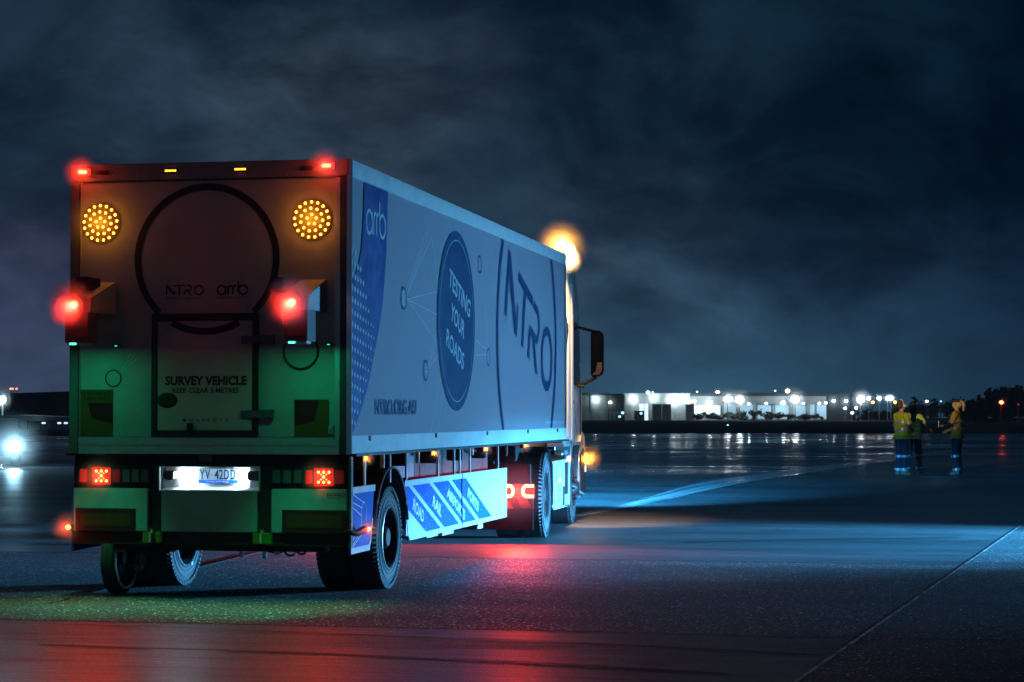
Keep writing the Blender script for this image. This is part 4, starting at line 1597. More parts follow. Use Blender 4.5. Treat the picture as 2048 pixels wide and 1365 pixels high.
glow_volume(bk, TR @ Vector((1.19, 2.14, 3.88)), .42, 4.2)
spot('beacon_or_fill_light', TR @ Vector((1.15, 2.30, 4.02)), (9.2, 47.5, 1.35), 15000, (1, .78, .40), 15, .9, .03, bk, (1, .6, 1))  # added fill spot aimed at the workers, not the beacon's own light

# the truck's own headlamps light the tarmac ahead
for s in (1, -1):
    m = MB(TR)
    m.box(s * .95 - .18, s * .95 + .18, 5.16, 5.20, .62, .80)
    hl = m.done('headlamp', em('lit_headlamp', (.8, .93, 1), 12), cab, bevel=.01)
    a_ = TR @ Vector((s * .95, 5.30, .72))
    t_ = TR @ Vector((s * 1.3, 26, -1.1))
    spot('headlamp_light', a_, t_, 25000, (.04, .43, 1.0), 72, 1.0, .05, hl, (1, .22, 1))
# ------------------------------------------------------------------ people
def skin_mesh(name, verts, edges, radii, mat, parent, levels=2, root=0):
    me = bpy.data.meshes.new(name)
    bm = bmesh.new()
    lay = bm.verts.layers.skin.verify()
    V = []
    for i, (p, r) in enumerate(zip(verts, radii)):
        v = bm.verts.new(p)
        rr = r if isinstance(r, tuple) else (r, r)
        v[lay].radius = rr
        v[lay].use_root = (i == root)
        V.append(v)
    for a, b in edges:
        bm.edges.new((V[a], V[b]))
    bm.to_mesh(me)
    bm.free()
    o = bpy.data.objects.new(name, me)
    COL.objects.link(o)
    md = o.modifiers.new('skin', 'SKIN')
    md.use_smooth_shade = True
    md.branch_smoothing = .4
    sd = o.modifiers.new('sub', 'SUBSURF')
    sd.levels = sd.render_levels = levels
    dg = bpy.context.evaluated_depsgraph_get()
    nm = bpy.data.meshes.new_from_object(o.evaluated_get(dg))
    nm.name = name
    o.modifiers.clear()
    o.data = nm
    nm.materials.clear()
    nm.materials.append(mat)
    nm.shade_smooth()
    if parent:
        o.parent = parent
    return o


SKIN = pr('skin', (.36, .22, .16), .55)
NAVYC = pr('navy_cloth', (.006, .008, .020), .85, var=.3, vscale=30, bump=.3, bscale=25)
BOOT = pr('tan_boot', (.16, .11, .07), .8, var=.2, vscale=30)
TAPE = pr('reflective_tape', (.22, .24, .26), .30, spec=.8)


def band(parent, name, c, rx, ry, h, axis=(0, 0, 1), tilt=None):
    m = MB(Matrix.Translation(c) @ (tilt.to_matrix().to_4x4() if tilt else Matrix.Identity(4)) @ Matrix.Diagonal((rx, ry, 1, 1)))
    m.lathe((0, 0, 0), [(-h / 2, 1), (-h / 2, 1.05), (h / 2, 1.05), (h / 2, 1)], 28, 'z')
    return m.done(name, TAPE, parent)


def person(label, x, y, rz, S, shirt_mat, arms, legs, hair, tape_shirt=True, extra=None):
    """S: height scale; arms/legs: joint positions in a frame that faces +y, 1.72 m tall"""
    root = thing('person', label, 'person', (x, y, gz(x, y)), rz, 'three workers talking on the tarmac')
    root.scale = (S, S, S)
    hp, kn, an, to = legs['hip'], legs['knee'], legs['ankle'], legs['toe']
    # one continuous body
    V = [(0, 0, .95), (0, .01, 1.10), (0, .015, 1.28), (0, 0, 1.40), (0, .0, 1.47), (0, .015, 1.53), (0, .025, 1.58), (0, .025, 1.64), (0, .01, 1.69)]
    R = [(.13, .10), (.12, .09), (.15, .10), (.12, .085), (.055, .055), (.056, .058), (.072, .088), (.078, .096), (.052, .062)]
    Ed = [(i, i + 1) for i in range(8)]
    V += [(0, .118, 1.592), (0, .10, 1.565)]            # nose and chin
    R += [.013, .022]
    Ed += [(7, 9), (6, 10)]
    for s, k in ((-1, 'L'), (1, 'R')):
        V += [(s * .085, .0, 1.605)]
        R += [.018]
        Ed += [(7, len(V) - 1)]
    for s, k in ((-1, 'L'), (1, 'R')):
        sh, elb, wr = arms[k]
        n = len(V)
        V += [sh, elb, wr]
        R += [.058, .042, .030]
        Ed += [(3, n), (n, n + 1), (n + 1, n + 2)]
        d = (Vector(wr) - Vector(elb)).normalized()
        side = Vector((-s, .2, 0))
        side = (side - d * side.dot(d)).normalized()
        up_ = d.cross(side)
        palm = Vector(wr) + d * .075
        V += [tuple(palm)]
        R += [(.036, .020)]
        Ed += [(n + 2, n + 3)]
        for q, ln in ((-1.4, .062), (-.5, .078), (.45, .074), (1.35, .058)):
            a0 = palm + up_ * q * .018 + d * .02
            a1 = a0 + d * ln * .55 + side * .008
            a2 = a1 + d * ln * .40 + side * .026
            k0 = len(V)
            V += [tuple(a0), tuple(a1), tuple(a2)]
            R += [.0095, .0088, .0075]
            Ed += [(n + 3, k0), (k0, k0 + 1), (k0 + 1, k0 + 2)]
        t0 = Vector(wr) + d * .03 + up_ * .022 + side * .012
        t1 = t0 + (d * .6 + up_ * .45 + side * .5) * .05
        k0 = len(V)
        V += [tuple(t0), tuple(t1)]
        R += [.011, .009]
        Ed += [(n + 2, k0), (k0, k0 + 1)]
    for i in (0, 1):
        n = len(V)
        V += [hp[i], kn[i], an[i], to[i]]
        R += [.085, .058, .042, .035]
        Ed += [(0, n), (n, n + 1), (n + 1, n + 2), (n + 2, n + 3)]
    skin_mesh('body', V, Ed, R, SKIN, root)
    # trousers
    V = [(0, 0, 1.0), (0, 0, .93)]
    R = [(.165, .125), (.165, .13)]
    Ed = [(0, 1)]
    for i in (0, 1):
        n = len(V)
        mid = tuple((Vector(hp[i]) + Vector(kn[i])) / 2)
        low = tuple(Vector(an[i]) + Vector((0, 0, .02)))
        V += [hp[i], mid, kn[i], low]
        R += [.108, .098, .083, .078]
        Ed += [(1, n), (n, n + 1), (n + 1, n + 2), (n + 2, n + 3)]
    tr = skin_mesh('trousers', V, Ed, R, NAVYC, root)
    for i in (0, 1):
        for t_, rr in ((.12, .100), (.86, .092)):
            c = Vector(kn[i]).lerp(Vector(an[i]), t_)
            d = (Vector(kn[i]) - Vector(an[i])).normalized()
            band(tr, 'reflective_band', c, rr, rr, .055, tilt=d.to_track_quat('Z', 'Y'))
    # boots
    for i in (0, 1):
        a_, t_ = Vector(an[i]), Vector(to[i])
        dd = (t_ - a_)
        dd.z = 0
        dd.normalize()
        heel = a_ - dd * .05
        heel.z = .05
        toe = a_ + dd * .17
        toe.z = .045
        mid = a_ + dd * .06
        mid.z = .055
        skin_mesh('boot', [tuple(a_ + Vector((0, 0, .05))), tuple(a_ - Vector((0, 0, .03))), tuple(heel), tuple(mid), tuple(toe)],
                  [(0, 1), (1, 2), (1, 3), (3, 4)], [.062, .058, .045, .05, .042], BOOT, root, 1)
    # shirt with short sleeves
    V = [(0, 0, .90), (0, .0, 1.0), (0, .01, 1.14), (0, .015, 1.30), (0, 0, 1.41), (0, -.005, 1.465)]
    R = [(.180, .135), (.178, .135), (.170, .125), (.182, .128), (.135, .095), (.07, .07)]
    Ed = [(i, i + 1) for i in range(5)]
    for s, k in ((-1, 'L'), (1, 'R')):
        sh, elb, wr = arms[k]
        n = len(V)
        V += [sh, tuple(Vector(sh).lerp(Vector(elb), .5)), tuple(Vector(sh).lerp(Vector(elb), .86))]
        R += [.080, .072, .070]
        Ed += [(4, n), (n, n + 1), (n + 1, n + 2)]
    shirt = skin_mesh('shirt', V, Ed, R, shirt_mat, root, root=1)
    if tape_shirt:
        band(shirt, 'reflective_band', (0, .012, 1.235), .192, .148, .055)
        band(shirt, 'reflective_band', (0, .004, 1.065), .190, .150, .055)
        for k in ('L', 'R'):
            sh, elb, wr = (Vector(v) for v in arms[k])
            band(shirt, 'reflective_band', sh.lerp(elb, .74), .078, .078, .045, tilt=(sh - elb).normalized().to_track_quat('Z', 'Y'))
    # hair or cap
    hm = pr('hair_' + hair[0], hair[1], .7, var=.3, vscale=40)
    m = MB()
    m.ball((0, -.018, 1.655), 1, 3, (.086, .104, .082)).ball((0, -.04, 1.60), 1, 2, (.082, .076, .075))
    if 'tail' in hair[2]:
        m.ball((0, -.125, 1.665), .035, 2).ball((0, -.155, 1.60), 1, 2, (.042, .042, .065)).ball((0, -.150, 1.51), 1, 2, (.030, .030, .065))
    if 'long' in hair[2]:
        m.ball((0, -.07, 1.53), 1, 2, (.092, .060, .11)).ball((.02, -.085, 1.41), 1, 2, (.075, .045, .11)).ball((.035, -.10, 1.31), 1, 2, (.045, .03, .08))
    m.done('hair', hm, root)
    for k in ('L', 'R'):
        sh, elb, wr = (Vector(v) for v in arms[k])
        skin_mesh('sleeve', [tuple(sh.lerp(elb, .78)), tuple(elb), tuple(elb.lerp(wr, .5)), tuple(elb.lerp(wr, .93))], [(0, 1), (1, 2), (2, 3)], [.056, .055, .050, .042], NAVYC, root, 1)
    if 'cap' in hair[2]:
        m = MB()
        m.lathe((0, .0, 1.655), [(0, .098), (.03, .096), (.06, .078), (.08, .045), (.087, .001)], 24, 'z', close=False)
        for v in m.bm.verts:
            v.co.y = .012 + (v.co.y - .012) * 1.12
        m.box(-.065, .065, .09, .185, 1.652, 1.662)
        m.done('cap', pr('dark_cap', (.02, .012, .014), .8), root)
    if 'muffs' in hair[2]:
        m = MB()
        m.tube([(.092, .0, 1.62), (.094, -.01, 1.68), (.055, -.01, 1.733), (0, -.01, 1.748), (-.055, -.01, 1.733), (-.094, -.01, 1.68), (-.092, .0, 1.62)], .010, 8)
        m.cyl((.085, .01, 1.605), 'x', .038, 0, .035, 16).cyl((-.085, .01, 1.605), 'x', .038, -.035, 0, 16)
        m.done('earmuffs', pr('muff_white', (.6, .6, .6), .4), root)
    return root


stand = dict(hip=[(-.085, 0, .91), (.085, 0, .91)], knee=[(-.095, .02, .49), (.10, .02, .49)], ankle=[(-.10, -.02, .09), (.11, -.02, .09)],
             toe=[(-.12, .13, .04), (.13, .13, .04)])
wide = dict(hip=[(-.085, 0, .91), (.085, 0, .91)], knee=[(-.13, .05, .49), (.13, -.02, .49)], ankle=[(-.17, .03, .09), (.16, -.07, .09)],
            toe=[(-.20, .17, .04), (.20, .06, .04)])
SH_L, SH_R = (-.185, 0, 1.40), (.185, 0, 1.40)
person('worker with white earmuffs, yellow shirt crossed by two bright bands', 8.78, 47.4, radians(-62), .985, pr('hivis_yellow', (.34, .36, .012), .75, var=.15, vscale=14, bump=.25, bscale=18),
       {'L': [SH_L, (-.235, .06, 1.13), (-.12, .26, 1.02)], 'R': [SH_R, (.235, .05, 1.13), (.11, .27, 1.00)]}, stand, ('brown', (.05, .035, .03), 'muffs'))
person('worker with long dark hair and a green tinted vest, legs apart, elbow bent', 9.28, 48.6, radians(-22), .97, pr('hivis_green', (.36, .46, .05), .75, var=.25, vscale=10, bump=.25, bscale=18),
       {'L': [SH_L, (-.24, .04, 1.13), (-.20, .20, .98)], 'R': [SH_R, (.29, -.06, 1.16), (.36, .14, 1.08)]}, wide, ('dark', (.012, .009, .009), 'long'), False)


p3 = person('worker in dark cap and orange yellow shirt looking at a phone', 10.06, 47.5, radians(62), 1.0, pr('hivis_orange', (.42, .26, .008), .75, var=.2, vscale=12, bump=.25, bscale=18),
            {'L': [SH_L, (-.24, .07, 1.14), (-.12, .28, 1.13)], 'R': [SH_R, (.225, .0, 1.12), (.10, .22, 1.02)]}, stand, ('blond', (.40, .28, .14), 'cap tail'), True)
ph = thing('mobile_phone', 'small lit phone held up in front of the worker in the cap', 'phone', p3.matrix_basis @ Vector((-.10, .37, 1.17)), radians(62 + 150))
MB().box(-.036, .036, -.004, .004, -.07, .07).done('case', BLK, ph, bevel=.003)
MB().box(-.033, .033, -.0065, -.004, -.068, .068).done('screen', em('phone_glow', (.65, .9, 1), 2.5), ph)
point('screen_light', (0, -.05, 0), .8, (.6, .85, 1), .03, ph)
strip_on_ground('lit_stripe', [(8.98, 46.2), (9.72, 46.2)], 1.1, pr('stripe_blue_light', (.03, .45, .95), .5), .006)  # pavement stripe, the blue light falling on it put into its colour

# ------------------------------------------------------------------ far side of the airfield
FY = 450.0
K = FY / 4200


def fx(px):
    return (px - 1024) * K


def fz(py):
    return 1.566 + (830 - py) * K


WALLG = pr('grey_cladding', (.46, .49, .50), .6, var=.15, vscale=.5)
WALLW = pr('white_cladding', (.62, .64, .63), .6, var=.10, vscale=.4)
WALLD = pr('dark_cladding', (.10, .12, .14), .7, var=.2, vscale=.3)
ROOFD = pr('dark_roof', (.10, .12, .14), .6)
BAY = em('lit_bay', (.50, .78, 1.0), .45)
BAYS = em('bright_bay', (.70, .92, 1.0), 1.2)
LAMPW = em('lit_flood', (.86, .97, 1.0), 30)
LAMPY = em('lit_warm_lamp', (1.0, .90, .62), 14)
LAMPO = em('lit_orange_lamp', (1.0, .48, .12), 8)
LAMPB = em('lit_blue_lamp', (.2, .55, 1.0), 4)
LAMPR = em('lit_red_obstruction', (1, .09, .03), 26)


def hall(name, label, x0, x1, z1, y0, depth, wall, roof=.55, roofmat=None, gable=0):
    t = thing(name, label, 'building', ((x0 + x1) / 2, y0, 0))
    cx = (x0 + x1) / 2
    m = MB()
    m.box(x0 - cx, x1 - cx, 0, depth, 0, z1 - roof)
    w = m.done('wall', wall, t)
    m = MB()
    if gable:
        m.prism([(x0 - cx - .4, z1 - roof), (x1 - cx + .4, z1 - roof), (x1 - cx + .4, z1 - roof + .3), (0, z1 + gable), (x0 - cx - .4, z1 - roof + .3)], 'y', -.4, depth)
    else:
        m.box(x0 - cx - .25, x1 - cx + .25, -.35, depth + .2, z1 - roof, z1)
    m.done('roof', roofmat or ROOFD, t)
    return t, w, cx


def wall_lamp(t, x, z, mat, r=.35, power=160, col=(.62, .92, 1.0), off=.55):
    m = MB()
    m.ball((x, -off, z), r, 2, (1, .5, .8))
    o = m.done('wall_lamp', mat, t)
    MB().box(x - .12, x + .12, -off, 0, z - .1, z + .1).done('lamp_bracket', ROOFD, o)
    if power:
        point('lamp_light', (x, -off - .9, z), power * (.22 if mat is not LAMPW or r > .6 else .30), col, .25, o)
    return o


# pillared grey shed by the cab
t, w, cx = hall('pillared_shed', 'grey pillared shed beside the cab mirror, wall lit by one lamp', 3, fx(1216), fz(787), FY, 30, WALLG)
for x in (4, 7.2, 10.4, 13.9, 17.0, 20.2):
    m = MB()
    m.box(x - cx - .22, x - cx + .22, -.32, -.005, .1, fz(792))
    m.done('pillar', WALLG, w)
MB().box(14 - cx, fx(1216) - cx - .1, -.30, -.01, .1, fz(826)).done('dado', WALLW, w)
wall_lamp(t, fx(1191) - cx, fz(800), LAMPW, .42, 380)
# plain dark shed between
t, w, cx = hall('flat_roofed_shed', 'plain dark flat roofed shed between grey shed and white hall', fx(1217), fx(1249), fz(788.5), FY + 4, 24, WALLD)
wall_lamp(t, fx(1222) - cx, fz(806), LAMPW, .30, 40)
for k in range(4):
    MB().box(-1.4 + k * .8, -.8 + k * .8, -.06, -.005, .4, 2.2).done('roller_door', WALLG, w)
# white hall, brightly lit
t, w, cx = hall('white_hall', 'bright white hall with wall lamps behind the dark containers', fx(1250), fx(1379), fz(787.5), FY, 36, WALLW, .25, WALLW)
for px, py, r, pw in ((1266, 800, .40, 520), (1307, 797, .36, 420), (1346, 800, .62, 700), (1357, 798, .30, 260), (1373, 797, .36, 420)):
    wall_lamp(t, fx(px) - cx, fz(py), LAMPW, r, pw)
m = MB()
m.box(fx(1279) - cx, fx(1287) - cx, -.06, -.004, .3, fz(809)).box(fx(1289) - cx, fx(1296) - cx, -.06, -.004, .3, fz(809))
m.done('lit_doorway', BAYS, w)
m = MB()
m.box(fx(1252) - cx, fx(1263) - cx, -.06, -.004, .3, fz(812)).box(fx(1334) - cx, fx(1342) - cx, -.06, -.004, .3, fz(815))
m.done('roller_door', WALLG, w)
# long warehouse with lit loading bays
t, w, cx = hall('long_warehouse', 'long warehouse with a dark roof band above lit loading bays', fx(1380), fx(1655), fz(787), FY + 2, 50, WALLG, .7)
m = MB()
m.box(fx(1382) - cx, fx(1442) - cx, -.08, -.004, 1.5, fz(813))
m.done('lit_doorway', BAYS, w)
for a_, b_, z_ in ((1450, 1474, 810), (1482, 1508, 811), (1517, 1545, 812), (1553, 1580, 811), (1589, 1614, 812), (1622, 1632, 810), (1636, 1656, 811)):
    MB().box(fx(a_) - cx, fx(b_) - cx - .1, -.08, -.004, .6, fz(z_)).done('loading_bay', BAY, w)
for px in (1477, 1511, 1549, 1585, 1618):
    m = MB()
    m.box(fx(px) - cx - .28, fx(px) - cx + .28, -.35, -.01, .1, fz(808))
    m.done('pillar', WALLW, w)
MB().box(fx(1446) - cx, fx(1654) - cx, -1.2, -.01, fz(809.5), fz(808)).done('canopy', WALLG, w)
for px, py, r, pw in ((1419, 807, .62, 700), (1567, 807, .48, 420), (1498, 809, .24, 160), (1533, 808, .24, 160), (1607, 808, .24, 160), (1639, 808, .24, 160), (1652, 807, .26, 160), (1380, 804, .34, 200), (1389, 804, .34, 200)):
    wall_lamp(t, fx(px) - cx, fz(py), LAMPW, r, pw, off=1.5)
# dark block with two streaked lamps
t, w, cx = hall('dark_block', 'dark tall block at the right end of the warehouse with two wall lamps', fx(1657), fx(1712), fz(787), FY + 6, 30, WALLD)
for px in (1675, 1700):
    wall_lamp(t, fx(px) - cx, fz(803), LAMPW, .34, 260)
for px in (1662, 1684, 1706):
    m = MB()
    m.box(fx(px) - cx - .25, fx(px) - cx + .25, -.25, -.005, .1, fz(790))
    m.done('pillar', WALLD, w)

# containers in front of the white hall
for i, (a_, b_, z_) in enumerate(((1297, 1314, 810), (1316, 1332, 810), (1362, 1377, 811), (1262, 1280, 823))):
    lab = ['dark container left of a matching one before the white hall', 'dark container right of a matching one before the white hall',
           'dark container standing alone at right end of white hall', 'low dark container near left end of the white hall'][i]
    t = thing('shipping_container', lab, 'container', (fx((a_ + b_) / 2), FY - 14, .12), 0, 'dark containers before the white hall')
    hw, zz = (fx(b_) - fx(a_)) / 2, fz(z_) - .12
    MB().box(-hw, hw, 0, 2.4, 0, zz).done('shell', pr('container_grey', (.20, .23, .25), .6, var=.2, vscale=1), t)
    m = MB()
    for k in range(7):
        u = -hw + .12 + k * (2 * hw - .24) / 6
        m.box(u - .05, u + .05, -.05, -.002, .12, zz - .12)
    m.done('corrugation', pr('container_grey', (.20, .23, .25), .6), t)


# flood masts
def mast(label, px, py, Y, r, mat, power, col=(.82, .95, 1.0), cat='floodlight', arm=False, group='floodlight masts on the far apron'):
    x = (px - 1024) / 4200 * Y
    z = 1.566 + (830 - py) / 4200 * Y
    g0 = gz(x, Y) + .1
    t = thing('flood_mast', label, cat, (x, Y, g0), 0, group)
    m = MB()
    m.cyl((0, .1, 0), 'z', .11, 0, z - g0 + .1, 10, .07)
    m.box(-.35, .35, .03, .12, z - g0 - .1, z - g0 + .05)
    m.done('pole', pr('mast_grey', (.10, .11, .12), .6), t)
    m = MB()
    m.ball((0, -.12, z - g0), r, 2, (1.0, .4, .85))
    h = m.done('lamp_head', mat, t)
    if power:
        point('mast_light', (0, -.9, z - g0), power * .10, col, .3, h)
        glow_volume(h, (0, -.4, z - g0), r * 3.6, .20)
    return t


mast('large glaring flood lamp, left one of a pair before the long warehouse', 1455, 800, 425, .74, LAMPW, 6200)
mast('large glaring flood lamp, right one of a pair before the long warehouse', 1479, 801, 425, .76, LAMPW, 6200)
mast('large glaring flood lamp alone before the right half of the warehouse', 1590, 800, 425, .84, LAMPW, 7000)
mast('large glaring flood lamp just right of the dark block', 1721, 800, 425, .80, LAMPW, 7000)
mast('smaller white flood lamp next to the large one by the dark block', 1737, 798, 440, .40, LAMPW, 1500)
mast('white flood lamp on a thin pole midway between block and workers', 1758, 798, 440, .44, LAMPW, 1600)
mast('white flood lamp, left of two close together near workers', 1775, 798, 440, .46, LAMPW, 1800)
mast('white flood lamp, right of two close together near workers', 1782, 797.5, 440, .44, LAMPW, 1800)
mast('small orange lamp between white flood masts', 1745, 806, 400, .30, LAMPO, 240, (1, .5, .15), 'lamp', group='orange lamps')
mast('small orange lamp beside the head of the leftmost worker', 1790, 806, 400, .33, LAMPO, 300, (1, .5, .15), 'lamp', group='orange lamps')
mast('warm roof height lamp over the white hall', 1296, 787, 470, .44, LAMPY, 500, (1, .9, .6), 'lamp', group='warm lamps over the roofs')
mast('warm roof height lamp over the left part of the warehouse', 1435, 786.5, 470, .46, LAMPY, 500, (1, .9, .6), 'lamp', group='warm lamps over the roofs')
mast('warm roof height lamp over the right part of the warehouse', 1575, 783.5, 470, .50, LAMPY, 500, (1, .9, .6), 'lamp', group='warm lamps over the roofs')
mast('small pale lamp between middle and right workers', 1853, 804, 400, .26, LAMPY, 120, (1, .95, .8), 'lamp', group='small pale lamps')
mast('tiny white lamp close to the worker holding a phone', 1881, 804, 400, .17, LAMPB, 30, (.7, .9, 1), 'lamp', group='small pale lamps')
mast('tiny pale lamp above the roof of the white hall, right of the warm lamp', 1305, 785.5, 480, .22, em('pale_lamp', (.7, .9, 1), 3), 0, cat='lamp', group='small pale lamps')
mast('tiny pale lamp above the left end of the warehouse roof', 1394, 785, 480, .24, em('pale_lamp', (.7, .9, 1), 3), 0, cat='lamp', group='small pale lamps')
mast('tiny pale lamp above the middle of the warehouse roof', 1550, 783, 480, .24, em('pale_lamp', (.7, .9, 1), 3), 0, cat='lamp', group='small pale lamps')
for px, py, r, mt, lab in ((1239, 834.5, .26, LAMPB, 'low blue ground lamp before the dark flat roofed shed'), (1282, 828, .28, LAMPB, 'blue ground lamp before the lit doorway of the white hall'),
                          (1245, 827, .34, em('pale_blue', (.45, .75, 1), 2), 'pale blue lamp left of the white hall, low down'),
                          (1690, 818, .26, LAMPW, 'white lamp on a low post before the dark block, left'), (1712, 817, .26, LAMPW, 'white lamp on a low post right of the dark block'),
                          (1704, 827, .34, em('pale_lamp2', (.8, .95, 1), 5), 'lowest white lamp at the foot of the dark block'), (1455, 852, .20, LAMPB, 'blue edge lamp out in the dark field')):
    mast(lab, px, py, 430 if py < 840 else 240, r if py < 840 else .12, mt, 30 if mt is not LAMPB else 0, cat='lamp', group='low lamps on the far apron')

# red obstruction lamps
mast('bright red obstruction lamp before the dark trees', 2002, 806, 300, .30, LAMPR, 500, (1, .04, .02), 'lamp', group='red lamps')
mast('dim red lamp right of the bright red one', 2036, 810, 300, .10, em('dim_red', (1, .08, .05), 1.0), 0, cat='lamp', group='red lamps')


# ------------------------------------------------------------------ planting
LEAF = pr('leaf_dark', (.045, .055, .030), .8, var=.4, vscale=3)
LEAFB = pr('leaf_black', (.018, .022, .016), .85, var=.4, vscale=2)
BARK = pr('bark', (.05, .04, .03), .9)


def leafy(m, c, rx, ry, rz, n, size, rnd):
    cl = [(rnd.gauss(0, .45), rnd.gauss(0, .45), rnd.gauss(0, .40)) for _ in range(max(5, n // 45))]
    for i in range(n):
        q = cl[i % len(cl)]
        p = Vector((c[0] + rx * (q[0] + rnd.gauss(0, .22)), c[1] + ry * (q[1] + rnd.gauss(0, .22)), c[2] + rz * (q[2] + rnd.gauss(0, .22))))
        if p.z < .15:
            p.z = .15 + rnd.random() * .3
        a = Vector((rnd.gauss(0, 1), rnd.gauss(0, 1), rnd.gauss(0, 1))).normalized() * size * rnd.uniform(.6, 1.3)
        b = a.cross(Vector((rnd.gauss(0, 1), rnd.gauss(0, 1), rnd.gauss(0, 1)))).normalized() * size * rnd.uniform(.4, .9)
        m.face([p - a, p - b * .8, p + a, p + b])


def plant(name, label, x, y, h, w, mat, n, size, cat, group, seed, trunk=.25):
    rnd = random.Random(seed)
    t = thing(name, label, cat, (x, y, gz(x, y) + .1), rnd.uniform(0, 6), group)
    m = MB()
    m.tube([(0, 0, 0), (rnd.uniform(-.1, .1), 0, h * trunk), (rnd.uniform(-.2, .2), rnd.uniform(-.2, .2), h * .7)], [.05 * h * .4 + .03, .04 * h * .4 + .02, .015], 7)
    for k in range(4):
        a_ = k * 1.6 + rnd.random()
        m.tube([(0, 0, h * (trunk + .08 * k)), (w * .3 * cos(a_), w * .3 * sin(a_), h * (.5 + .08 * k))], [.03, .012], 5)
    m.done('trunk', BARK, t)
    m = MB()
    leafy(m, (0, 0, h * .58), w * .5, w * .5, h * .42, n, size, rnd)
    m.done('crown', mat, t, fix=False, smooth=0)
    return t


names = ['leftmost low bush before the lit white corner of warehouse', 'rounded bush between white hall corner and warehouse', 'small bush at the foot of the left flood pair', 'broad bush under the left flood pair',
         'pointed bush right of the flood pair', 'tall bush between second and third loading bay', 'low bush before the third loading bay', 'wide bush left of the single large flood lamp', 'small bush under the single flood lamp',
         'round bush before the fifth loading bay', 'last bush near right end of warehouse']
for i, (px, hh, ww) in enumerate(((1398, 1.6, 2.4), (1418, 2.1, 2.2), (1437, 1.4, 2.2), (1459, 1.9, 3.2), (1486, 2.2, 2.2), (1512, 2.6, 2.6), (1534, 2.0, 3.0), (1558, 2.2, 3.4), (1584, 1.7, 2.6), (1607, 2.0, 2.6), (1632, 1.8, 3.0))):
    plant('bush', names[i], (px - 1024) / 4200 * 428, 428 + (i % 3), hh * .8, ww, LEAF, 420, .22, 'bush', 'bushes along the warehouse', 40 + i, .1)
tn = ['dark tree at the left of the clump behind the red lamp', 'taller dark tree directly behind the red lamp', 'dark tree right of the red lamp', 'dark tree at the picture edge right of the red lamp', 'low dark tree left of the red lamp clump', 'lowest scrubby tree between the phone worker and the clump']
for i, (px, py, ww) in enumerate(((1985, 788, 3.6), (2009, 778, 4.2), (2030, 783, 4.2), (2052, 781, 4.6), (1962, 797, 4.0), (1940, 803, 3.6))):
    z = 1.566 + (830 - py) / 4200 * 320
    plant('tree', tn[i], (px - 1024) / 4200 * 320, 320 + 3 * (i % 2), z * .9, ww * 1.2, LEAFB, 900, .42, 'tree', 'dark trees on the right', 80 + i, .18)

rnd = random.Random(5)
m = MB()
for i in range(260):
    x = -120 + i * 1.0
    y = 640 + rnd.uniform(-6, 12)
    hgt = 3.6 + 1.4 * sin(i * .13) + rnd.uniform(-.6, .9)
    leafy(m, (x, y, hgt * .5), 2.2, 2.0, hgt * .55, 46, .8, rnd)
tl_ = m.done('treeline', LEAFB, None, fix=False, smooth=0)
tl_['kind'] = 'stuff'
tag(tl_, 'low dark treeline along the horizon beyond the airfield', 'trees')

# ------------------------------------------------------------------ left side
t, w, cx = hall('long_hangar', 'long dark hangar roof on the horizon left of the truck', -150, -44, 6.9, 500, 60, WALLD, 1.6, pr('hangar_roof', (.08, .10, .14), .7), .4)
for k in range(14):
    m = MB()
    m.box(-50 + k * 7.4, -49.6 + k * 7.4, -.2, -.005, .1, 5.0)
    m.done('pillar', WALLD, w)
MB().box(15.2, 15.5, 2, 2.3, 7.0, 8.4).box(47.5, 47.8, 2, 2.3, 7.0, 8.0).done('aerial', WALLD, w)
for i, px in enumerate((21.5, 25.5, 33.5)):
    lab = ['small red lamp on a pole, left of three above the hangar', 'small red lamp on a pole, middle of three above the hangar', 'small red lamp on a pole, right of three and set apart'][i]
    mast(lab, px, 779, 480, .26, em('red_small', (1, .22, .14), 4), 0, cat='lamp', group='red lamps above the hangar')
t, w, cx = hall('low_gable_shed', 'low pale gabled shed beneath the left flood lamp', -56.5, -44.6, 1.25, 215, 10, WALLG, .35, WALLG, .25)
for k in range(9):
    m = MB()
    m.box(-5.6 + k * 1.3, -5.2 + k * 1.3, -.06, -.004, .1, .85)
    m.done('pillar', WALLD, w)
wall_lamp(t, 2.1, 1.15, LAMPW, .10, 10, off=.3)
for i in range(8):
    t = thing('barrier', 'white barrier in a row left of the truck', 'barrier', (-46.4 + i * .62 + .25 * (i > 3), 200, .1), 0, 'white barriers left of the truck')
    MB().prism([(-.25, 0), (.25, 0), (.22, .75), (-.22, .75)], 'y', -.15, .15).done('block', WALLW, t, bevel=.02)
    MB().box(-.18, .18, -.17, -.152, .56, .72).done('top_plate', em('barrier_top_glow', (.6, .85, 1), 1.3) if i in (3, 5, 6, 7) else WALLW, t)  # some plates glow to imitate lamp light on the barrier tops
mast('glaring flood lamp on a tower at the left edge', 5, 801, 220, .42, LAMPW, 5200, (.55, .85, 1.0), group='flood towers')

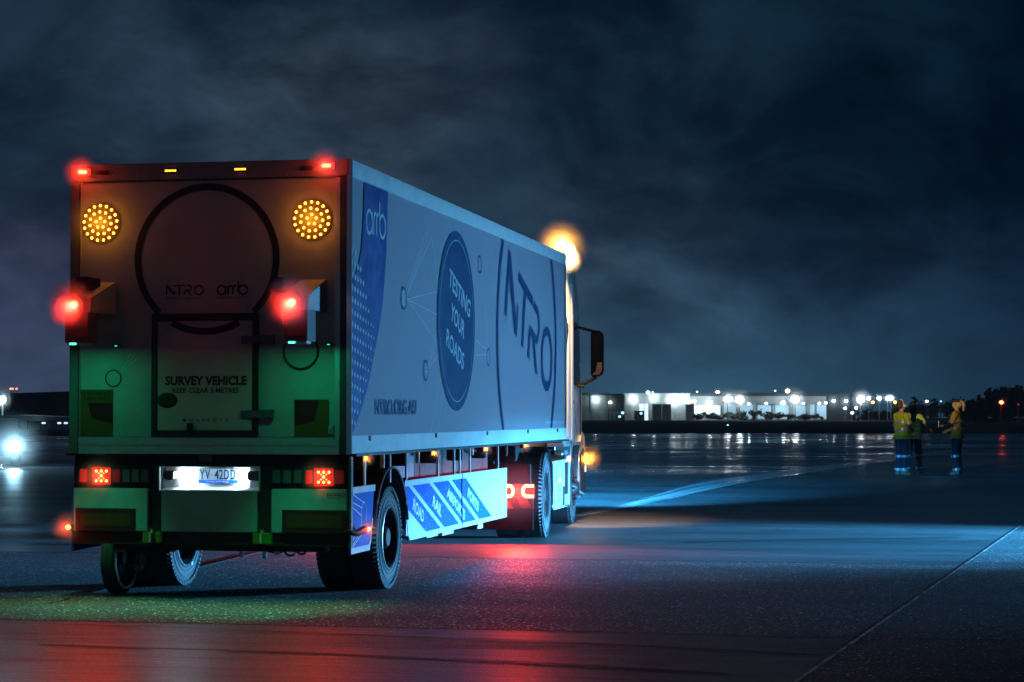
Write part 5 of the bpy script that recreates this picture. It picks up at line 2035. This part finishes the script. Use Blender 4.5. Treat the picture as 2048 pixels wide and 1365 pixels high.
# car facing the picture at the left edge
car = thing('utility_car', 'dark car at the left edge facing out with headlamp glaring', 'car', (-15.40, 62, 0), radians(15))
m = MB()
m.prism([(.0, .32), (.0, .62), (.12, .78), (1.2, .95), (1.75, 1.42), (3.3, 1.45), (4.2, 1.0), (4.35, .9), (4.35, .32)], 'x', -.86, .86)
m.done('body', pr('car_dark', (.03, .032, .036), .25, coat=.6), car, bevel=.05)
MB().prism([(1.16, .98), (1.22, .97), (1.76, 1.40), (1.70, 1.41)], 'x', -.70, .70).done('windscreen', GLASS, car)
m = MB()
m.box(-.45, .45, -.01, .02, .50, .66)
m.done('grille', BLK, car)
for s in (-1, 1):
    for y in (.8, 3.5):
        m = MB()
        m.lathe((s * .80, y, .32), [(-.1, .19), (-.11, .30), (-.08, .32), (.08, .32), (.11, .30), (.1, .19)], 32, 'x')
        ty = m.done('wheel', RUB, car)
        MB().cyl((s * .80, y, .32), 'x', .19, -.08, .08, 20).done('rim', CHR, ty)
    m = MB()
    m.ball((s * .68, -.03, .58), .15, 2, (1.0, .35, .8))
    h = m.done('headlamp', em('lit_car_lamp', (.82, .95, 1), 30), car)
    spot('headlamp_light', (s * .68, -.25, .58), (s * .68 + 1.0, -20, -.4), 420, (.35, .75, 1.0), 90, 1.0, .10, h, (1, .4, 1))
    point('headlamp_light', (s * .68, -.35, .62), 130, (.35, .75, 1.0), .05, h)
    glow_volume(h, (s * .68, -.3, .64), 1.2, .50)

# ------------------------------------------------------------------ damp air
m = MB()
m.box(-288, 288, -24, 690, -1.0, 40)
hz_o = m.done('haze', bpy.data.materials.new('damp_air'), None, smooth=0)
hz_o['kind'] = 'stuff'
tag(hz_o, 'damp night air lit by the lamps', 'haze')
hm = hz_o.data.materials[0]
hm.use_nodes = True
ht = hm.node_tree
ht.nodes.clear()
pv = N(ht, 'ShaderNodeVolumePrincipled')
pv.inputs['Color'].default_value = (.85, .90, .95, 1)
pv.inputs['Density'].default_value = .00035
pv.inputs['Anisotropy'].default_value = .0
ho = N(ht, 'ShaderNodeOutputMaterial')
ht.links.new(pv.outputs[0], ho.inputs['Volume'])
